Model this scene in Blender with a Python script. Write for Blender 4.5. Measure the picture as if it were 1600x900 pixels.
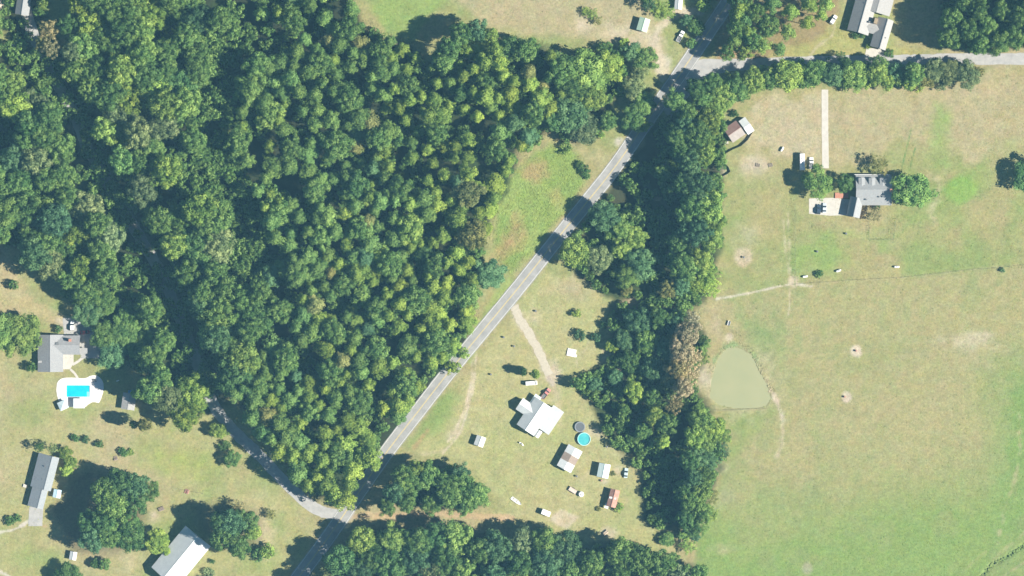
import bpy, math, random
import numpy as np
from mathutils import Vector, Matrix

for o in list(bpy.data.objects):
    bpy.data.objects.remove(o)
scene = bpy.context.scene
COL = scene.collection
R = math.radians

# ------------------------------------------------------------------ camera, sky, sun, exposure
S = 0.3                                   # metres per pixel of the photograph (1600 x 900)
def P(px, py, z=0.0):
    return Vector(((px - 800) * S, (450 - py) * S, z))

CAM_H = 2000.0
cam_data = bpy.data.cameras.new('camera')
cam_data.sensor_width = 36.0
cam_data.lens = 36.0 * CAM_H / (1600 * S)
cam_data.clip_start = 10.0
cam_data.clip_end = 20000.0
cam = bpy.data.objects.new('camera', cam_data)
cam.location = (0, 0, CAM_H)
COL.objects.link(cam)
scene.camera = cam

SUN_EL, SUN_AZ = 41.0, 101.5              # degrees; azimuth clockwise from north (+Y)
world = bpy.data.worlds.new('World')
scene.world = world
world.use_nodes = True
wn = world.node_tree
wn.nodes.clear()
sky = wn.nodes.new('ShaderNodeTexSky')
sky.sky_type = 'NISHITA'
sky.sun_disc = False
sky.sun_elevation = R(SUN_EL)
sky.sun_rotation = R(SUN_AZ)
sky.air_density = 0.5
sky.dust_density = 0.0
sky.ozone_density = 3.0
bg = wn.nodes.new('ShaderNodeBackground')
bg.inputs['Strength'].default_value = 0.05
wo = wn.nodes.new('ShaderNodeOutputWorld')
wn.links.new(sky.outputs[0], bg.inputs['Color'])
wn.links.new(bg.outputs[0], wo.inputs['Surface'])

sl = bpy.data.lights.new('sun', 'SUN')
sl.energy = 5.0
sl.angle = R(0.53)
sl.color = (1.0, 0.94, 0.82)
sun = bpy.data.objects.new('sun', sl)
sun.rotation_euler = (R(90 - SUN_EL), 0, R(180 - SUN_AZ))
sun.location = (300, -60, 300)
COL.objects.link(sun)

scene.view_settings.view_transform = 'Standard'
scene.view_settings.look = 'None'
scene.view_settings.gamma = 1.0
scene.view_settings.use_curve_mapping = False
scene.view_settings.exposure = 1.32

# ------------------------------------------------------------------ helpers
rng = random.Random(7)
nrng = np.random.default_rng(11)

def tag(o, label=None, cat=None, group=None, kind=None):
    if label: o['label'] = label
    if cat: o['category'] = cat
    if group: o['group'] = group
    if kind: o['kind'] = kind
    return o

def empty(name, loc, label=None, cat=None, group=None, rz=0.0):
    o = bpy.data.objects.new(name, None)
    o.empty_display_size = 0.5
    o.location = loc
    o.rotation_euler = (0, 0, rz)
    COL.objects.link(o)
    return tag(o, label, cat, group)

class MB:
    """collects faces and links them as one mesh object"""
    def __init__(self): self.v = []; self.f = []; self.m = []
    def poly(self, pts, mi=0):
        b = len(self.v); self.v += [tuple(p) for p in pts]
        self.f.append(tuple(range(b, b + len(pts)))); self.m.append(mi)
    def box(self, x0, x1, y0, y1, z0, z1, M=None, mi=0):
        c = [(x0,y0,z0),(x1,y0,z0),(x1,y1,z0),(x0,y1,z0),(x0,y0,z1),(x1,y0,z1),(x1,y1,z1),(x0,y1,z1)]
        if M is not None: c = [tuple(M @ Vector(p)) for p in c]
        b = len(self.v); self.v += c
        for q in ((0,3,2,1),(4,5,6,7),(0,1,5,4),(1,2,6,5),(2,3,7,6),(3,0,4,7)):
            self.f.append(tuple(b + i for i in q)); self.m.append(mi)
    def rings(self, rings, cap=True, closed=True, mi=0):
        b = len(self.v); n = len(rings[0])
        for r in rings: self.v += [tuple(p) for p in r]
        for i in range(len(rings) - 1):
            for j in range(n if closed else n - 1):
                k = (j + 1) % n
                self.f.append((b+i*n+j, b+i*n+k, b+(i+1)*n+k, b+(i+1)*n+j)); self.m.append(mi)
        if cap:
            self.f.append(tuple(b + j for j in reversed(range(n)))); self.m.append(mi)
            e = b + (len(rings) - 1) * n
            self.f.append(tuple(e + j for j in range(n))); self.m.append(mi)
    def tube(self, p0, p1, r0, r1, n=8, mi=0):
        p0, p1 = Vector(p0), Vector(p1); d = (p1 - p0)
        q = d.to_track_quat('Z', 'Y')
        def ring(p, r): return [p + q @ Vector((r*math.cos(a), r*math.sin(a), 0)) for a in (2*math.pi*k/n for k in range(n))]
        self.rings([ring(p0, r0), ring(p1, r1)], mi=mi)
    def disc(self, c, r, n=24, z=0, mi=0, ry=None):
        ry = ry or r
        self.poly([(c[0]+r*math.cos(2*math.pi*k/n), c[1]+ry*math.sin(2*math.pi*k/n), z) for k in range(n)], mi)
    def build(self, name, mat, parent=None, smooth=False, bevel=0.0):
        me = bpy.data.meshes.new(name)
        me.from_pydata(self.v, [], self.f)
        mats = mat if isinstance(mat, (list, tuple)) else [mat]
        for m in mats: me.materials.append(m)
        if len(mats) > 1: me.polygons.foreach_set('material_index', self.m)
        if smooth: me.polygons.foreach_set('use_smooth', [True] * len(me.polygons))
        me.update()
        o = bpy.data.objects.new(name, me)
        COL.objects.link(o)
        if parent is not None: o.parent = parent
        if bevel > 0:
            b = o.modifiers.new('bevel', 'BEVEL'); b.width = bevel; b.segments = 2; b.limit_method = 'ANGLE'
        return o

# ------------------------------------------------------------------ materials
MATS = {}
def mat(name, col, rough=0.8, col2=None, scale=1.0, bump=0.0, bscale=None, metal=0.0, spec=0.3, streak=None, detail=6.0):
    if name in MATS: return MATS[name]
    m = bpy.data.materials.new(name); m.use_nodes = True
    nt = m.node_tree; n = nt.nodes; L = nt.links
    b = n['Principled BSDF']
    b.inputs['Roughness'].default_value = rough
    b.inputs['Metallic'].default_value = metal
    b.inputs['Specular IOR Level'].default_value = spec
    b.inputs['Base Color'].default_value = (*col, 1)
    if col2 is not None:
        tc = n.new('ShaderNodeTexCoord'); src = tc.outputs['Object']
        if streak:
            mp = n.new('ShaderNodeMapping'); mp.inputs['Scale'].default_value = streak
            L.new(src, mp.inputs['Vector']); src = mp.outputs[0]
        nz = n.new('ShaderNodeTexNoise'); nz.inputs['Scale'].default_value = scale
        nz.inputs['Detail'].default_value = detail; nz.inputs['Roughness'].default_value = 0.65
        L.new(src, nz.inputs['Vector'])
        rp = n.new('ShaderNodeValToRGB')
        rp.color_ramp.elements[0].position = 0.32; rp.color_ramp.elements[1].position = 0.70
        rp.color_ramp.elements[0].color = (*col, 1); rp.color_ramp.elements[1].color = (*col2, 1)
        L.new(nz.outputs['Fac'], rp.inputs[0]); L.new(rp.outputs[0], b.inputs['Base Color'])
        if bump > 0:
            nb = n.new('ShaderNodeTexNoise'); nb.inputs['Scale'].default_value = bscale or scale * 3
            nb.inputs['Detail'].default_value = 4
            L.new(tc.outputs['Object'], nb.inputs['Vector'])
            bp = n.new('ShaderNodeBump'); bp.inputs['Strength'].default_value = bump; bp.inputs['Distance'].default_value = 0.2
            L.new(nb.outputs['Fac'], bp.inputs['Height']); L.new(bp.outputs[0], b.inputs['Normal'])
    MATS[name] = m
    return m

def leaf_mat():
    m = bpy.data.materials.new('foliage'); m.use_nodes = True
    nt = m.node_tree; n = nt.nodes; L = nt.links; n.clear()
    out = n.new('ShaderNodeOutputMaterial')
    oi = n.new('ShaderNodeObjectInfo')
    at = n.new('ShaderNodeAttribute'); at.attribute_name = 'tint'
    mr = n.new('ShaderNodeMapRange'); mr.inputs['To Min'].default_value = 0.62; mr.inputs['To Max'].default_value = 1.42
    L.new(at.outputs['Fac'], mr.inputs['Value'])
    m2 = n.new('ShaderNodeMapRange'); m2.inputs['To Min'].default_value = 0.80; m2.inputs['To Max'].default_value = 1.2
    L.new(oi.outputs['Random'], m2.inputs['Value'])
    mu = n.new('ShaderNodeMath'); mu.operation = 'MULTIPLY'
    L.new(mr.outputs[0], mu.inputs[0]); L.new(m2.outputs[0], mu.inputs[1])
    vm = n.new('ShaderNodeVectorMath'); vm.operation = 'SCALE'
    L.new(oi.outputs['Color'], vm.inputs[0]); L.new(mu.outputs[0], vm.inputs['Scale'])
    hs = n.new('ShaderNodeHueSaturation')
    h = n.new('ShaderNodeMapRange'); h.inputs['To Min'].default_value = 0.515; h.inputs['To Max'].default_value = 0.475
    L.new(at.outputs['Fac'], h.inputs['Value']); L.new(h.outputs[0], hs.inputs['Hue'])
    L.new(vm.outputs[0], hs.inputs['Color'])
    d = n.new('ShaderNodeBsdfDiffuse'); t = n.new('ShaderNodeBsdfTranslucent')
    L.new(hs.outputs[0], d.inputs['Color']); L.new(hs.outputs[0], t.inputs['Color'])
    mx = n.new('ShaderNodeMixShader'); mx.inputs[0].default_value = 0.28
    L.new(d.outputs[0], mx.inputs[1]); L.new(t.outputs[0], mx.inputs[2])
    L.new(mx.outputs[0], out.inputs['Surface'])
    return m
LEAF = leaf_mat()
BARK = mat('bark', (0.10, 0.075, 0.055), 0.95, (0.17, 0.14, 0.11), 3.0, 0.4)

# ------------------------------------------------------------------ noise used to lay out soil and grass colours
def vnoise(X, Y, cell, seed):
    g = np.random.default_rng(seed)
    T = g.random((257, 257))
    x = X / cell + 1000; y = Y / cell + 1000
    xi = np.floor(x).astype(int); yi = np.floor(y).astype(int)
    fx = x - xi; fy = y - yi
    fx = fx*fx*(3-2*fx); fy = fy*fy*(3-2*fy)
    xi %= 256; yi %= 256
    a = T[yi, xi]; b = T[yi, xi+1]; c = T[yi+1, xi]; d = T[yi+1, xi+1]
    return (a*(1-fx)+b*fx)*(1-fy) + (c*(1-fx)+d*fx)*fy
def fbm(X, Y, cell, seed, octs=4):
    r = 0; w = 1; t = 0
    for k in range(octs):
        r = r + w*vnoise(X, Y, cell/2**k, seed+k); t += w; w *= 0.55
    return r/t
def smooth_line(pts, n=8):
    """Catmull-Rom through the points"""
    pts = [np.array(p, float) for p in pts]
    q = [2*pts[0]-pts[1]] + pts + [2*pts[-1]-pts[-2]]
    out = []
    for i in range(1, len(q)-2):
        for k in range(n):
            t = k/n
            out.append(0.5*((2*q[i]) + (-q[i-1]+q[i+1])*t + (2*q[i-1]-5*q[i]+4*q[i+1]-q[i+2])*t*t + (-q[i-1]+3*q[i]-3*q[i+1]+q[i+2])*t**3))
    out.append(q[-2])
    return out
def line_dist(X, Y, pts):
    D = np.full(X.shape, 1e9)
    if X.size > 200000 and X.ndim == 2:               # only the part of the sheet near the line matters
        xs = [p[0] for p in pts]; ys = [p[1] for p in pts]
        c = np.nonzero((X[0] > min(xs)-45) & (X[0] < max(xs)+45))[0]; r = np.nonzero((Y[:, 0] > min(ys)-45) & (Y[:, 0] < max(ys)+45))[0]
        if len(c) and len(r):
            sl_ = (slice(r[0], r[-1]+1), slice(c[0], c[-1]+1)); s = X[sl_]
            if s.size < X.size*.98:
                D[sl_] = _ld(s, Y[sl_], pts, X.size); return D
    return _ld(X, Y, pts, 0)
def _ld(X, Y, pts, _):
    D = np.full(X.shape, 1e9)
    for a, b in zip(pts[:-1], pts[1:]):
        ax, ay = a[0], a[1]; dx, dy = b[0]-ax, b[1]-ay
        t = np.clip(((X-ax)*dx + (Y-ay)*dy)/(dx*dx+dy*dy+1e-9), 0, 1)
        D = np.minimum(D, np.hypot(X-ax-t*dx, Y-ay-t*dy))
    return D
def in_poly(X, Y, poly):
    ins = np.zeros(np.shape(X), bool)
    n = len(poly)
    for i in range(n):
        x1, y1 = poly[i]; x2, y2 = poly[(i+1) % n]
        c = ((y1 > Y) != (y2 > Y)) & (X < (x2-x1)*(Y-y1)/((y2-y1) if y2 != y1 else 1e-9) + x1)
        ins ^= c
    return ins
def poly_sd(X, Y, poly):
    d = line_dist(X, Y, list(poly) + [poly[0]])
    return np.where(in_poly(X, Y, poly), d, -d)

# ------------------------------------------------------------------ layout (photo pixels)
MAIN_ROAD = smooth_line([(1165,-40),(1128,18),(1096,66),(1058,122),(1010,190),(960,262),(912,322),(862,384),(812,447),(760,510),(700,583),(650,647),(606,704),(560,770),(516,835),(468,900),(440,938)])
SIDE_ROAD = smooth_line([(1064,128),(1082,110),(1112,103),(1160,101),(1230,98),(1310,96),(1400,95),(1490,93),(1545,92),(1600,92),(1650,92)])
WEST_ROAD = smooth_line([(540,806),(505,800),(478,784),(440,748),(400,706),(368,676),(338,640),(316,590),(298,540),(278,490),(253,430),(224,380),(194,330),(164,280),(136,230),(116,180),(84,120),(54,60),(36,0),(24,-40)])
HOME_DRIVE = smooth_line([(803,478),(812,498),(828,524),(845,556),(858,586)])
HOUSE_DRIVE = [(1289,140),(1289,200),(1290,263)]
POOL_POLY = [(104,602),(140.3,602),(140.3,620),(104,620)]
POND = [(1121,566),(1128,552),(1140,543),(1158,546),(1174,556),(1183,574),(1192,592),(1200,606),(1203,624),(1196,634),(1178,637),(1150,637),(1124,632),(1110,620),(1112,596)]
DITCH = smooth_line([(1533,902),(1548,884),(1562,876),(1585,862),(1610,846),(1640,830)])

# woods
F_PINE = [(400,-30),(470,-30),(540,-30),(556,15),(590,55),(640,75),(660,108),(700,96),(735,70),(800,62),(872,80),(880,140),(850,215),(815,238),(795,270),(772,322),(756,368),(738,430),(738,500),(728,552),(690,598),(655,640),(612,690),(590,735),(560,775),(528,786),(492,778),(452,725),(405,668),(372,622),(362,590),(405,560),(430,470),(420,400),(388,320),(366,230),(376,120)]
F_MID = [(150,-30),(350,-30),(356,40),(338,90),(318,150),(312,200),(340,270),(362,330),(385,400),(408,450),(400,540),(372,590),(352,585),(322,520),(290,455),(262,400),(232,345),(205,300),(182,250),(160,200),(150,140),(120,110),(128,50)]
F_WEST = [(-30,78),(20,84),(52,100),(88,170),(118,235),(148,292),(178,342),(208,392),(238,445),(262,500),(282,550),(300,595),(318,628),(312,652),(285,652),(262,640),(236,612),(226,575),(190,560),(168,545),(160,508),(140,488),(112,470),(96,438),(74,418),(40,395),(0,372),(-30,360)]
F_NORTH = [(862,100),(900,84),(945,72),(975,92),(972,140),(955,170),(940,200),(905,225),(872,212),(858,175)]
F_SOUTH = [(558,836),(600,833),(650,834),(700,838),(750,836),(800,846),(850,842),(900,856),(950,852),(1000,868),(1050,880),(1092,890),(1095,935),(500,935),(520,880)]
F_FORK = [(648,745),(700,732),(725,748),(748,770),(762,782),(740,788),(700,788),(650,786),(612,782),(622,764)]
F_NE = [(1466,-30),(1640,-30),(1640,66),(1580,72),(1530,72),(1498,78),(1478,58)]
F_BELT = [(1010,205),(1075,165),(1130,195),(1125,300),(1118,450),(1080,480),(960,465),(905,430),(890,370),(930,320)]
F_BELT2 = [(955,480),(1060,470),(1105,540),(1080,600),(1110,640),(1130,700),(1100,800),(1080,830),(1010,815),(1000,740),(960,690),(930,640),(900,600),(960,560)]
MEADOW = [(800,275),(830,238),(862,222),(892,228),(912,252),(922,275),(905,305),(872,345),(838,385),(800,432),(778,412),(770,372),(780,322)]

# ------------------------------------------------------------------ ground: one sheet, fine inside the view, coarse to the horizon
def axis(half, step):
    fine = list(np.arange(-half, half + 1e-6, step))
    d = step; x = half; out = []
    while x < 6000:
        d *= 1.28; x += d; out.append(x)
    return np.array([-v for v in reversed(out)] + fine + out)
gx = axis(252.0, 0.66); gy = axis(147.0, 0.66)
GX, GY = np.meshgrid(gx, gy)
U = GX/S + 800; V = 450 - GY/S                          # in photo pixels
nA = fbm(U, V, 170, 3, 5); nB = fbm(U, V, 46, 21, 4); nC = fbm(U, V, 13, 41, 3); nD = fbm(U, V, 300, 61, 4); nE = vnoise(U, V, 5, 71)
def c3(c): return np.array(c)
TAN = c3((0.335,0.290,0.150)); PALE = c3((0.400,0.345,0.215)); GREEN = c3((0.232,0.276,0.098)); BRIGHT = c3((0.205,0.330,0.075))
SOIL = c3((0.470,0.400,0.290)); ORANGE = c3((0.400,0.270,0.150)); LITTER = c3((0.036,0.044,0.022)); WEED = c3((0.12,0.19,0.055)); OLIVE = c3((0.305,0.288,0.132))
C = np.empty(GX.shape + (3,))
def mixto(m, col):
    global C
    m = np.clip(m, 0, 1)[..., None]
    C = C*(1-m) + col*m
def blob(x, y, rx, ry=None, soft=0.5, amp=0.5, ang=0.0):
    ry = ry or rx
    ca, sa = math.cos(R(ang)), math.sin(R(ang))
    dx = (U-x)*ca + (V-y)*sa; dy = -(U-x)*sa + (V-y)*ca
    return np.clip((1 - np.hypot(dx/rx, dy/ry) + (nB-0.5)*amp*1.6 + (nC-0.5)*amp)/soft, 0, 1)
def stroke(pts, w, soft=3.0, amp=4.0, sm=True):
    pts = smooth_line(pts, 6) if sm and len(pts) > 2 else pts
    return np.clip((w - line_dist(U, V, pts) + (nC-0.5)*amp*1.5 + (nE-0.5)*amp*.6)/soft, 0, 1)
def area(poly, soft=10.0, amp=10.0):
    return np.clip((poly_sd(U, V, poly) + (nB-0.5)*amp*2 + (nC-0.5)*amp)/soft + .5, 0, 1)
C[:] = OLIVE*np.array([1.03,.99,1.0])
mixto((nA-0.46)*4.5 + (nB-0.5)*2.0, TAN)
mixto((0.50-nA)*4.0 + (nB-0.5)*2.5, GREEN)
# the big pasture on the right
PAST = [(1135,462),(1240,445),(1420,434),(1600,414),(1700,410),(1700,960),(1085,960),(1088,850),(1130,740),(1215,640)]
past = area(PAST, 8, 6)
pc = np.empty_like(C); pc[:] = c3((0.322,0.296,0.140))
def pmix(m, col):
    global pc
    m = np.clip(m, 0, 1)[..., None]; pc = pc*(1-m) + col*m
pmix((V-705 + (nD-.5)*260 + (nB-.5)*70)/110, c3((0.205,0.282,0.084)))
pmix((U-1540 + (nD-.5)*160 + (nB-.5)*50)/60*np.clip((V-520)/90,0,1), c3((0.195,0.280,0.084)))
pmix(blob(1180,520,70,70,.9,.9)*.8, c3((0.205,0.270,0.105)))
pmix(np.clip((nB-.52)*4,0,.5), c3((0.240,0.275,0.108)))
pmix(np.clip((nC-.60)*3,0,.28), c3((0.150,0.205,0.070)))
pmix(blob(1420,650,190,130,1.1,1.0)*.55, c3((0.340,0.300,0.150)))
pmix(blob(1500,540,110,50,1.0,1.0)*.5, c3((0.350,0.310,0.170)))
C = C*(1-past[..., None]) + pc*past[..., None]
# yard and paddock north of it
mixto(area([(1175,150),(1600,118),(1700,110),(1700,240),(1560,250),(1400,230),(1300,265),(1230,240),(1165,215)], 25, 25)*(.55+.6*nB), c3((0.365,0.310,0.178)))
mixto(area([(1180,160),(1290,140),(1290,255),(1225,250),(1165,215)], 16, 20)*.7, c3((0.405,0.345,0.225)))
mixto(blob(1500,296,29,26,.35,.25)*.95, BRIGHT)
mixto(blob(1468,215,26,60,.9,.9)*.75, c3((0.225,0.315,0.085)))
mixto(blob(1480,330,50,60,1.0,.9)*.55, c3((0.215,0.290,0.085)))
mixto(blob(1580,230,40,40,1.0,.9)*.5, GREEN)
mixto(blob(1310,395,75,45,.9,.9)*.8, c3((0.215,0.300,0.085)))
mixto(blob(1265,350,20,30,.9,.9)*.6, GREEN)
mixto(blob(1420,370,70,30,1,.9)*.4, GREEN)
mixto(stroke([(1448,268),(1466,285),(1466,305),(1455,330),(1462,350)], 7, 9, 8)*.7, PALE)
mixto(blob(1162,403,17,18,.35,.3), c3((0.430,0.360,0.245)))
mixto(blob(1170,370,30,28,.9,.8)*.6, PALE)
mixto(blob(1160,440,50,22,.8,.7)*.75, GREEN)
mixto(blob(1185,255,55,40,1,.9)*.6, PALE); mixto(blob(1195,180,40,30,.9,.8)*.75, PALE)
mixto(blob(1180,258,32,15,.8,.8), c3((0.44,0.375,0.285))); mixto(blob(1122,268,18,13,.6,.6), c3((0.44,0.375,0.285))); mixto(blob(1118,240,16,8,.7,.7)*.7, c3((0.40,0.31,0.20)))
mixto(blob(1200,300,40,50,1,.9)*.5, OLIVE)
for q in (((1231,330),(1233,380),(1236,440)), ((1224,345),(1229,400),(1236,440))): mixto(stroke(q, 2.5, 4, 4)*.7, SOIL)
mixto(stroke([(1120,467),(1170,458),(1215,448),(1240,444),(1268,447)], 2.6, 2.5, 2.0), c3((0.50,0.45,0.36)))
mixto(blob(1239,440,9,10,.6,.6), SOIL)
mixto(stroke([(1233,448),(1234,470),(1232,492)], 1.6, 2.5, 2)*.8, SOIL)
mixto(stroke([(1268,446),(1330,438),(1420,433),(1520,421),(1600,413)], 1.3, 3, 2)*.6, PALE)
mixto(stroke([(1566,418),(1585,435),(1605,455)], 1.5, 3, 2)*.5, PALE)
for q in (((1424,200),(1416,235),(1409,262)), ((1430,232),(1425,250),(1421,266))): mixto(stroke(q, 1.8, 2.2, 2), c3((0.11,0.20,0.06)))
mixto(stroke([(1356,350),(1358,374),(1396,374),(1400,340)], .9, 1.6, 1.2, False)*.85, c3((0.12,0.20,0.06)))
mixto(stroke([(1399,352),(1412,361),(1414,334)], .8, 1.6, 1.2, False)*.7, c3((0.12,0.20,0.06)))
mixto(stroke([(1414,334),(1440,329)], .9, 1.6, 1.2, False)*.7, c3((0.12,0.20,0.06)))
mixto(stroke([(1242,320),(1242,445)], 1.8, 2.5, 2, False)*.7, c3((0.20,0.25,0.09)))
mixto(blob(1338,548,11,10,.4,.6), c3((0.50,0.43,0.33))); mixto(blob(1322,620,9,11,.4,.5), c3((0.47,0.40,0.30)))
mixto(blob(1262,888,10,10,.5,.4)*.6, c3((0.33,0.30,0.21)))
mixto(blob(1510,530,60,14,.8,.9)*.5, SOIL); mixto(blob(1245,640,24,60,.9,.8)*.4, TAN)
mixto(blob(1135,780,28,22,.9,.8)*.5, c3((0.30,0.30,0.19))); mixto(blob(1118,730,18,14,.8,.8)*.7, PALE); mixto(blob(1130,860,30,14,.9,.8)*.5, PALE)
for q in (((1592,640),(1594,700),(1588,745),(1572,790),(1562,835)), ((1540,890),(1565,862),(1600,835))): mixto(stroke(q, 3.5, 8, 8)*.75, c3((0.37,0.32,0.19)))
mixto(stroke([(1560,905),(1580,892),(1610,872)], 3, 4, 4)*.8, c3((0.37,0.32,0.21)))
mixto(stroke([(1490,905),(1530,870),(1560,848)], 3, 5, 5)*.5, c3((0.32,0.32,0.15)))
mixto(stroke([tuple(p) for p in DITCH], 4.5, 5, 6, False)*.7, c3((0.185,0.265,0.085)))
# pond margins
mixto(blob(1160,595,68,62,.5,.5)*.9, c3((0.350,0.320,0.180)))
mixto(stroke([(1116,566),(1126,548),(1142,538),(1160,540),(1178,552),(1186,570)], 5, 6, 7)*.75, c3((0.19,0.285,0.125)))
mixto(stroke([(1205,610),(1216,632),(1222,650)], 5, 4, 4), SOIL); mixto(stroke([(1224,640),(1222,690),(1215,712)], 4, 5, 5)*.6, SOIL)
mixto(blob(1140,525,9,8,.5,.6), SOIL); mixto(blob(1120,505,14,26,.8,.8)*.7, c3((0.40,0.33,0.23)))
mixto(stroke([(1122,640),(1160,640),(1192,638)], 6, 5, 4)*.7, c3((0.34,0.31,0.17)))
mixto(blob(1098,590,16,30,.8,.8)*.8, c3((0.42,0.36,0.26)))
# the homestead in the middle
HOME = [(850,425),(900,430),(950,462),(985,480),(960,560),(915,600),(930,650),(1000,720),(1010,800),(1070,850),(1000,865),(900,840),(800,812),(770,770),(720,720),(650,705),(700,630),(760,545),(800,495)]
mixto(area(HOME, 12, 10)*.9, c3((0.362,0.335,0.160)))
mixto(area(HOME, 12, 10)*np.clip((nB-.42)*3.0,0,1)*.5, c3((0.300,0.320,0.125)))
mixto(area(HOME, 12, 10)*np.clip((nA-.52)*4,0,.7), c3((0.40,0.345,0.20)))
mixto(blob(895,450,50,26,.8,.8)*.8, c3((0.37,0.315,0.19))); mixto(blob(690,640,26,60,.8,.6,ang=38)*.85, c3((0.200,0.275,0.080)))
mixto(stroke([(803,480),(828,524),(846,556),(860,590),(870,625),(874,660)], 11, 10, 9)*.8, PALE)
mixto(stroke([(803,478),(812,498),(828,524),(845,556),(862,600)], 7.0, 4, 4), c3((0.42,0.375,0.285)))
mixto(blob(866,580,14,26,.7,.6), SOIL); mixto(blob(835,500,14,24,.8,.8)*.6, SOIL)
for q in (((744,545),(741,590),(733,630),(718,676),(692,708)), ((738,548),(737,592),(728,632),(714,668),(700,690))): mixto(stroke(q, 3.0, 3, 3), SOIL)
mixto(blob(712,676,18,12,.8,.7,ang=-40)*.8, SOIL); mixto(stroke([(640,712),(672,708),(694,704)], 4, 5, 5)*.7, PALE)
mixto(area([(876,792),(905,808),(886,828),(856,812)], 4, 4), c3((0.46,0.40,0.28)))
mixto(blob(885,812,12,9,.6,.8)*.6, c3((0.36,0.30,0.17)))
mixto(stroke([(905,556),(916,545),(920,530)], 1.5, 2.2, 2)*.8, SOIL); mixto(stroke([(901,560),(901,576)], 1.6, 2.2, 2, False)*.8, SOIL)
mixto(blob(947,560,12,20,.7,.7)*.8, c3((0.44,0.37,0.26))); mixto(blob(925,675,22,16,.9,.8)*.6, SOIL); mixto(blob(965,735,12,12,.8,.8)*.6, SOIL)
for q in (((905,745),(880,770),(840,790),(800,812)), ((960,690),(935,720),(900,760)), ((985,760),(975,800),(955,840))): mixto(stroke(q, 2.5, 5, 5)*.45, PALE)
mixto(blob(950,832,14,10,.7,.7)*.8, c3((0.45,0.39,0.28))); mixto(blob(946,752,10,7,.7,.7)*.7, SOIL)
# roadside verges and the meadow
mixto(area(MEADOW, 10, 8), c3((0.215,0.285,0.075)))
mixto(area(MEADOW, 10, 8)*np.clip((nB-.40)*3.2,0,1), c3((0.260,0.325,0.095)))
mixto(blob(795,380,22,50,.7,.7,ang=25)*1.0, c3((0.350,0.250,0.120))); mixto(blob(838,262,28,26,.8,.9)*.8, c3((0.34,0.250,0.12))); mixto(blob(870,300,16,24,.8,.9)*.5, c3((0.33,0.26,0.11)))
mixto(blob(940,250,26,22,.7,.7)*.8, c3((0.36,0.32,0.17))); mixto(blob(968,222,10,10,.6,.5), c3((0.46,0.42,0.35)))
mixto(stroke([tuple(p) for p in MAIN_ROAD], 17, 6, 6, False)*.7, c3((0.340,0.290,0.170)))
mixto(stroke([tuple(p) for p in SIDE_ROAD], 16, 6, 6, False)*.6, c3((0.360,0.310,0.190)))
mixto(stroke([tuple(p) for p in WEST_ROAD], 14, 6, 6, False)*.6, c3((0.30,0.27,0.15)))
mixto(stroke([(800,445),(770,478),(745,525),(732,560)], 12, 8, 6)*.6, c3((0.23,0.32,0.08)))
mixto(stroke([(668,672),(648,700)], 5, 4, 4, False)*.7, c3((0.36,0.25,0.13)))
# fields and yards along the top
mixto(area([(560,-20),(700,-20),(680,20),(650,60),(600,60)], 14, 14)*.85, c3((0.215,0.295,0.085)))
mixto(area([(690,-30),(1000,-30),(1035,60),(1020,110),(985,75),(900,60),(820,52),(760,45)], 16, 16)*.85, c3((0.370,0.310,0.185)))
mixto(blob(912,40,18,18,.8,.8)*.8, SOIL); mixto(blob(970,50,50,18,.9,.9)*.8, SOIL); mixto(blob(1000,65,40,12,.8,.9)*.7, SOIL)
mixto(stroke([(1095,20),(1060,22),(1035,38),(1024,62),(1032,92),(1036,122)], 8, 6, 5), c3((0.47,0.40,0.29)))
mixto(blob(1037,105,14,22,.6,.5), c3((0.49,0.43,0.32))); mixto(blob(1070,18,30,10,.8,.7)*.9, SOIL)
mixto(blob(1060,80,20,16,.8,.8)*.6, c3((0.33,0.30,0.15)))
mixto(area([(1120,-30),(1315,-30),(1300,60),(1240,85),(1200,92),(1115,98)], 10, 10)*.75, c3((0.270,0.195,0.100)))
mixto(stroke([(1125,90),(1150,84),(1180,92)], 7, 6, 7)*.8, ORANGE)
mixto(area([(1300,30),(1330,55),(1360,80),(1440,75),(1440,88),(1200,90),(1220,70),(1270,70)], 8, 8)*.85, c3((0.330,0.310,0.115)))
mixto(stroke([(1306,28),(1300,55),(1280,70),(1264,88)], 4, 5, 4)*.8, c3((0.44,0.38,0.27)))
# lawns on the left
LAWN = [(-40,545),(60,590),(180,600),(230,650),(320,640),(400,735),(480,795),(500,830),(455,900),(440,960),(-40,960)]
mixto(area(LAWN, 12, 8)*.85, c3((0.330,0.312,0.140)))
mixto(area(LAWN, 12, 8)*np.clip((nB-.44)*3.2,0,1)*.75, c3((0.235,0.285,0.095)))
mixto(area(LAWN, 12, 8)*np.clip((nA-.50)*4,0,.8), c3((0.365,0.310,0.175)))
mixto(blob(290,720,80,34,.8,.7)*.8, c3((0.275,0.310,0.088))); mixto(blob(470,850,22,40,.8,.6)*.7, c3((0.27,0.30,0.10)))
mixto(blob(400,800,40,40,.9,.9)*.6, c3((0.40,0.335,0.20))); mixto(blob(415,845,20,30,.9,.8)*.8, c3((0.41,0.345,0.21)))
mixto(blob(30,640,70,40,.9,.8)*.5, GREEN); mixto(blob(40,870,60,28,.8,.7)*.7, c3((0.235,0.285,0.10)))
mixto(blob(240,805,14,14,.8,.8)*.8, SOIL); mixto(blob(200,885,16,22,.9,.8)*.6, PALE); mixto(blob(260,785,12,20,.9,.8)*.5, ORANGE)
mixto(stroke([(-10,832),(20,828),(44,815)], 3.2, 2.5, 2.5), c3((0.50,0.46,0.38))); mixto(stroke([(-10,892),(8,897),(20,910)], 4, 2.5, 2), c3((0.52,0.48,0.40)))
mixto(stroke([(40,775),(40,790),(46,800)], 1.5, 2, 2, False)*.8, SOIL)
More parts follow.
